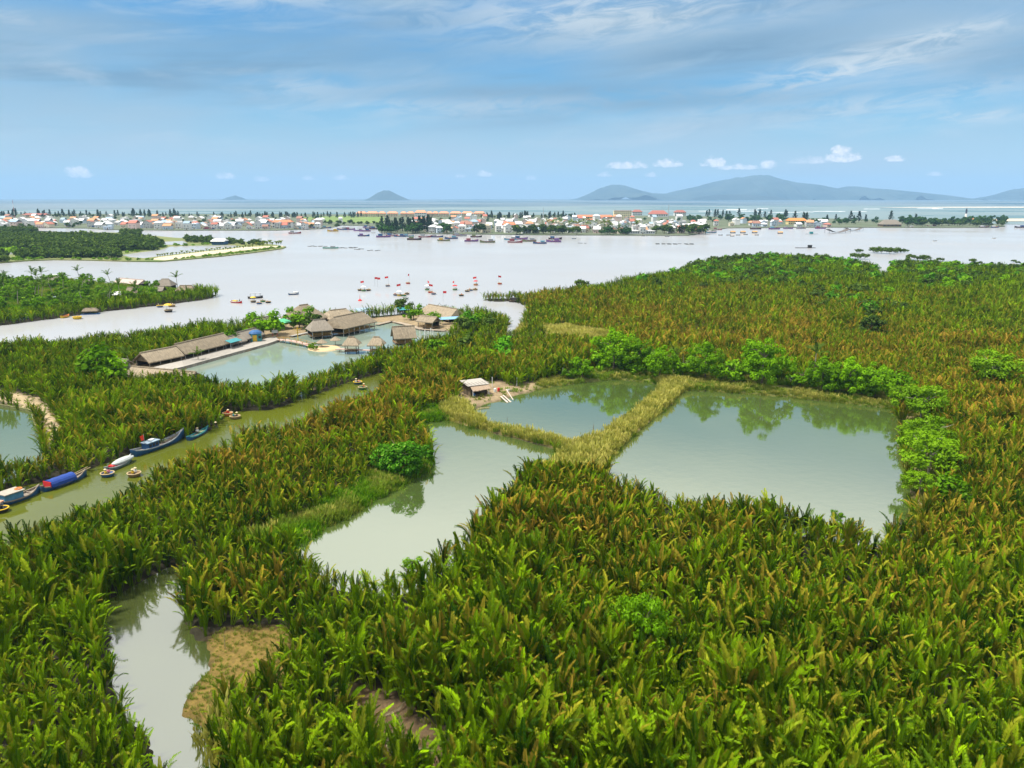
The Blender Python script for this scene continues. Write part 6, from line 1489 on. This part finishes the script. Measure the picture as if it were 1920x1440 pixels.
box_building('great_roof_house', 'smaller dark red hipped roof just right of the hotel', 1186, 1204, 404, 9, 16, RW[0], DKTILE, 5, 2, 6, .4)
box_building('great_roof_house', 'dark red hipped roof farthest right behind the trees', 1265, 1286, 405, 9, 16, RW[0], DKTILE, 5, 2, 6, .4)
box_building('villa', 'big white villa with two red gables in the middle of the town', 943, 966, 434, 9, 12, RW[0], TILE, 3, 2, 6)
box_building('villa', 'big white building with blue windows near the left waterfront', 511, 546, 428, 9, 14, RW[0], TILE, 3, 2, 8)
box_building('market_hall', 'long red roofed hall at the left end of the town', 45, 86, 408, 6, 16, RW[1], DKTILE, 3.5, 1, 12, .1)
box_building('quay_hall', 'long white flat quay hall at the right part of the town', 1178, 1228, 439, 4, 9, RW[0], RW[4], 1.2, 1, 12, .05)
box_building('harbour_house', 'yellow villa with wide bright orange roof among the trees on the right', 1478, 1512, 421, 6.5, 14, YEL, mat('bright_orange_tile', (.72, .24, .06), .8, .15, .4), 4, 2, 8, .3)
box_building('harbour_house', 'small house with orange roof and white columns by the right quay', 1406, 1421, 423, 5, 9, RW[0], TILE2, 2.5, 1, 5, .15)
box_building('harbour_house', 'red roofed cream house beside the lighthouse', 1818, 1834, 419, 7, 10, RW[1], TILE2, 3.5, 2, 4, .2)
box_building('white_shed', 'white roofed shed on the far left flats', 397, 420, 459, 3.5, 12, BLUEP, WHITE, 2.0, 1, 6, .1)
box_building('thatched_pavilion', 'wide grey thatched pavilion on the wooded right shore', 1655, 1690, 425, 3.5, 18, WOOD, THATCH_OLD, 7, 1, 5, .35)
for k, (x0, x1) in enumerate([(668, 686), (688, 708), (710, 722), (726, 745), (751, 761), (763, 776), (800, 810), (811, 821), (823, 841), (844, 864), (866, 886), (888, 909)]):
    box_building('resort_block', 'terracotta roofed resort block number %s from the left in the seaside row' % ('first second third fourth fifth sixth seventh eighth ninth tenth eleventh twelfth'.split()[k]), x0, x1, 406.5, 8, 16, mat('resort_cream', (.74, .60, .40), .8, .1, .2), TILE2, 4.2, 2, 6, .3)
box_building('resort_hall', 'tallest white columned resort hall in the seaside row', 778, 799, 407, 10, 18, RW[0], TILE2, 5.5, 2, 5, .3)
# lighthouse and radio masts
p = g(1810, 413); o = thing('lighthouse', 'striped black and white lighthouse over the wooded point', 'lighthouse', (p.x, p.y, .8)); H = 23.0; BLK = mat('black_band', (.04, .05, .08), .6, .1, 1)
for k in range(6):
    z0, z1 = H * .8 * k / 6, H * .8 * (k + 1) / 6; MB().lathe([(2.3 - .8 * k / 6, z0), (2.3 - .8 * (k + 1) / 6, z1)], 14).build('tower_band', WHITE if k in (0, 2, 3) else (BLK if k in (4, 5) else WHITE), o)
gal = MB().lathe([(.1, H * .8), (2.2, H * .8), (2.2, H * .83), (.1, H * .83)], 14).build('gallery', BLK, o); MB().lathe([(1.3, H * .83), (1.3, H * .93), (1.5, H * .93), (.05, H)], 12).build('lantern', BLK, o)
for px, y0, y1, lab in ((28, 410, 376, 'red and white radio mast behind the left end of the town'), (1019, 412, 390, 'thin radio mast behind the middle of the town'), (1253, 412, 383, 'thin radio mast behind the right part of the town')):
    p = g(px, y0, .8); h = (y0 - y1) / F_PX * p.y; o = thing('radio_mast', lab, 'mast', (p.x, p.y, .8)); n = 5
    for k in range(n): MB().tube((0, 0, h * k / n), (0, 0, h * (k + 1) / n), 1.0 - .7 * k / n, 1.0 - .7 * (k + 1) / n, 4).build('mast_section', (MAROON if k % 2 == 0 else WHITE) if px == 28 else STEEL, o)
# trees of the town
CAS = []
for i in range(4):
    r = random.Random(900 + i); V = []; F_ = []; A = []
    for k in range(90):
        t = r.random() ** .8; z = 2 + 11.5 * t; rad = (1 - t) * 3.6 + .7; a_ = r.uniform(0, 6.28); c = Vector((math.cos(a_) * rad * r.random(), math.sin(a_) * rad * r.random(), z)); s = r.uniform(.6, 1.4)
        ux = Vector((math.cos(a_ + 1.57), math.sin(a_ + 1.57), r.uniform(-.3, .3))) * s * .7; uz = Vector((math.cos(a_) * .5, math.sin(a_) * .5, 1.0)).normalized() * s * 1.25
        o_ = len(V); V.extend([c - ux, c - uz * .6, c + ux, c + uz]); F_.append((o_, o_ + 1, o_ + 2, o_ + 3)); rr = r.random(); A.extend([(.5, rr)] * 4)
    CAS.append(leaf_mesh('casuarina', [(V, F_, A, Matrix())], L_CASU))
def trunk_for(h, rr=.22): return MB().tube((0, 0, -.3), (0, 0, h), rr, rr * .4, 5).mesh('trunk', BARK)
TRK12 = trunk_for(12.5); TRK6 = trunk_for(5.0, .3)
def casuarina(label, px, py, s, group):
    p = g(px, py, .8); o = thing('casuarina_tree', label, 'tree', (p.x, p.y, .8), rng.uniform(0, 6.28), group, (s * 1.25, s * 1.25, s)); mobj('crown', CAS[rng.randrange(4)], o); mobj('trunk', TRK12, o)
FARC = {'dark': [leaf_mesh('crown', [(*crown_data(740 + i, 4.6, 3.8, 18, 18, 1.0, 1.8, 4.8, .5, -.8), Matrix())], L_DARK) for i in range(3)], 'green': [leaf_mesh('crown', [(*crown_data(750 + i, 4.6, 3.8, 18, 18, 1.0, 1.8, 4.8, .5, -.8), Matrix())], leaf_mat('town_tree_leaf', (.018, .055, .012), (.06, .14, .025), (.2, .15, .05), 0, .25, 0)) for i in range(3)]}
COCOF = leaf_mesh('crown', [(*frond_data(4.2, (.4, .9, 1.2)[i % 3], 1.0, 8, .9, .5, 860 + i, seg=1), Matrix.Translation((0, 0, 9)) @ Matrix.Rotation(2.4 * i, 4, 'Z')) for i in range(11)], L_COCO); TRK9 = trunk_for(9.2, .2)
def far_tree(label, px, py, kind, s, group):
    p = g(px, py, .8); nm = {'coco': 'coconut_palm', 'dark': 'shade_tree'}.get(kind, 'town_tree'); o = thing(nm, label, 'palm' if kind == 'coco' else 'tree', (p.x, p.y, .8), rng.uniform(0, 6.28), group, s * (1.0 if kind == 'coco' else 1.2))
    if kind == 'coco': c = mobj('crown', COCOF, o); c['tint'] = .1; mobj('trunk', TRK9, o)
    else: mobj('crown', FARC[kind][rng.randrange(3)], o); mobj('trunk', TRK6, o)
def belt(n, xa, xb, ya, yb, s, label, group, fn, *a):
    for k in range(n):
        px = rng.uniform(xa, xb) if k % 3 else xa + (xb - xa) * (k + .5) / n; fn(label, px, rng.uniform(ya, yb), *(a[:1] if a else ()), rng.uniform(*s), group)
belt(64, -10, 330, 405, 408.5, (.6, 1.4), 'dark casuarina in the seaside row behind the left end of the town', 'casuarinas behind the town', casuarina)
belt(50, 330, 560, 405.5, 409.5, (.45, 1.0), 'dark casuarina in the seaside row behind the left part of the town', 'casuarinas behind the town', casuarina)
belt(40, 480, 680, 407, 410, (.6, 1.0), 'casuarina along the far edge of the green field', 'casuarinas behind the town', casuarina)
belt(20, 714, 780, 428, 437, (.9, 1.4), 'tall dark casuarina in the waterfront grove', 'casuarinas in the waterfront grove', casuarina)
belt(22, 714, 785, 433, 438.5, (.9, 1.4), 'broad tree in the waterfront grove', 'trees of the waterfront grove', far_tree, 'green')
belt(8, 785, 808, 432, 437, (1.2, 1.6), 'tall casuarina right of the waterfront grove', 'casuarinas right of the grove', casuarina)
belt(34, 905, 1080, 408, 413, (.7, 1.2), 'casuarina behind the middle of the town', 'casuarinas behind the town', casuarina)
belt(6, 820, 850, 434, 438, (.9, 1.3), 'green tree on the waterfront right of the casuarinas', 'town waterfront trees', far_tree, 'green')
belt(2, 890, 905, 437, 438.5, (1.1, 1.3), 'round dark tree on the waterfront before the orange roofs', 'town waterfront trees', far_tree, 'dark')
belt(24, 965, 1095, 437, 440, (.7, 1.2), 'dark tree on the waterfront of the middle town', 'town waterfront trees', far_tree, 'dark')
belt(20, 1015, 1100, 428, 437, (1.0, 1.4), 'coconut palm inside the middle of the town', 'town coconut palms', far_tree, 'coco')
belt(20, 1100, 1200, 431, 439, (.9, 1.4), 'coconut palm in the right part of the town', 'town coconut palms', far_tree, 'coco')
belt(14, 1125, 1180, 438.5, 440.5, (.6, 1.0), 'green tree on the waterfront below the hotel', 'town waterfront trees', far_tree, 'green')
belt(22, 1230, 1325, 435, 440, (.8, 1.25), 'dark tree on the wooded waterfront right of the quay hall', 'town waterfront trees', far_tree, 'dark')
belt(30, 1290, 1480, 411, 421, (.9, 1.4), 'green tree in the wooded right end of the town', 'trees in the right end of the town', far_tree, 'green')
belt(16, 1320, 1480, 406, 411, (1.0, 1.4), 'casuarina over the right end of the town', 'casuarinas at the right end', casuarina)
belt(30, 1460, 1660, 414, 422, (.6, 1.1), 'green tree behind the right harbour', 'trees in the right end of the town', far_tree, 'green')
belt(12, 1480, 1720, 414, 420, (.8, 1.5), 'tall casuarina behind the right harbour', 'casuarinas at the right end', casuarina)
belt(46, 1690, 1884, 418, 424.5, (.9, 1.5), 'tree of the dense wood on the right point', 'trees of the wooded point', far_tree, 'green')
belt(22, 1700, 1884, 423, 425.5, (.8, 1.1), 'dark shore tree of the wood on the right point', 'trees of the wooded point', far_tree, 'dark')
belt(40, 0, 640, 415, 429, (.5, .8), 'dark tree between the houses of the left town', 'trees between the houses', far_tree, 'dark')
belt(46, 0, 640, 411, 424, (.5, .9), 'green tree between the houses of the left town', 'trees between the houses', far_tree, 'green')
belt(50, 790, 1320, 413, 432, (.5, .9), 'green tree between the houses of the right town', 'trees between the houses', far_tree, 'green')
belt(40, 0, 560, 404.5, 408, (.5, .9), 'low dark tree filling the seaside row behind the left town', 'low trees in the seaside row', far_tree, 'dark')
belt(24, 900, 1090, 407, 411, (.5, .9), 'low dark tree filling the row behind the town centre', 'low trees in the seaside row', far_tree, 'dark')
belt(20, 600, 715, 420, 423, (.5, .8), 'dark bush along the back of the mooring basin', 'bushes at the mooring basin', far_tree, 'dark')
# ------------------------------------------------------------------ islands on the horizon
HILL = mat('island_forest', (0.012, 0.03, 0.035), .95, .4, .0012, (0.05, 0.07, 0.06))
def island(name, prof, D, depth, seed):
    P = sorted(prof); xs = np.array([(p[0] - 960) / F_PX * D for p in P]); hs = np.array([CAM_H + (370 - p[1]) / F_PX * D for p in P])
    nx, ny = 260, 40; X = np.linspace(xs[0], xs[-1], nx); V = []; H = np.maximum(np.interp(X, xs, hs), 0); H = H * (.93 + .10 * vnoise(X, X * 0 + seed * 37, 260.0) + .05 * vnoise(X, X * 0 + seed * 91, 90.0))
    for j in range(ny + 1):
        t = -1 + 2 * j / ny
        spur = .45 + .8 * vnoise(X + seed * 999, np.full(nx, t * 300 + seed * 100), 320.0) + .4 * vnoise(X + seed * 55, np.full(nx, t * 500 + seed * 10), 130.0)
        fall = np.clip(1 - abs(t) ** 1.35 * spur, 0, 1) if t != 0 else np.ones(nx)
        z = H * fall
        V.append(np.stack([X, np.full(nx, D + t * depth + 0.0), np.where(np.arange(nx) % (nx - 1) == 0, -1.2, np.maximum(z - 1.0, -1.2))], 1))
    V = np.concatenate(V); i = np.arange(nx * (ny + 1)).reshape(ny + 1, nx); F = np.stack([i[:-1, :-1].ravel(), i[:-1, 1:].ravel(), i[1:, 1:].ravel(), i[1:, :-1].ravel()], 1)
    return tag(mobj(name, grid_mesh(name, V, F, HILL)), kind='structure')
island('hill', [(1066, 375), (1085, 371), (1100, 364), (1120, 354), (1140, 347), (1155, 348), (1170, 351), (1190, 357), (1215, 362), (1245, 363), (1262, 359), (1290, 352), (1320, 345), (1345, 340), (1366, 334), (1378, 335), (1390, 333), (1410, 329), (1424, 331), (1440, 337), (1470, 342), (1500, 346), (1530, 353), (1545, 355), (1572, 350), (1600, 353), (1640, 355), (1690, 362), (1728, 371), (1740, 375)], 15500, 2200, 1)
island('hill', [(1280, 375), (1300, 369), (1330, 366), (1360, 364), (1400, 366), (1440, 368), (1470, 375)], 13000, 500, 2)
island('hill', [(692, 375), (700, 371), (714, 362), (726, 357.5), (736, 358.5), (750, 365), (764, 371), (772, 375)], 13000, 450, 3)
island('hill', [(430, 375), (440, 370), (455, 366.5), (466, 370), (474, 375)], 15000, 300, 4)
island('hill', [(1842, 375), (1855, 369), (1862, 366), (1872, 369), (1885, 359), (1905, 352), (1935, 346), (1980, 340), (2060, 350), (2150, 375)], 14500, 1200, 5)
# ------------------------------------------------------------------ haze over sea and land
def build_haze():
    m = bpy.data.materials.new('sea_haze'); m.use_nodes = True
    t = NT(m.node_tree); t.n.clear()
    out = t.node('ShaderNodeOutputMaterial'); v = t.node('ShaderNodeVolumePrincipled')
    v.inputs['Color'].default_value = (0.35, 0.58, 0.85, 1); v.inputs['Density'].default_value = 6.0e-5; v.inputs['Anisotropy'].default_value = 0.0
    t.l.new(v.outputs[0], out.inputs['Volume'])
    b = MB().box((0, 12900, 310), (46000, 27000, 626))
    o = b.build('haze', m); tag(o, 'pale sea haze lying over the river mouth', 'haze', kind='stuff')
build_haze()
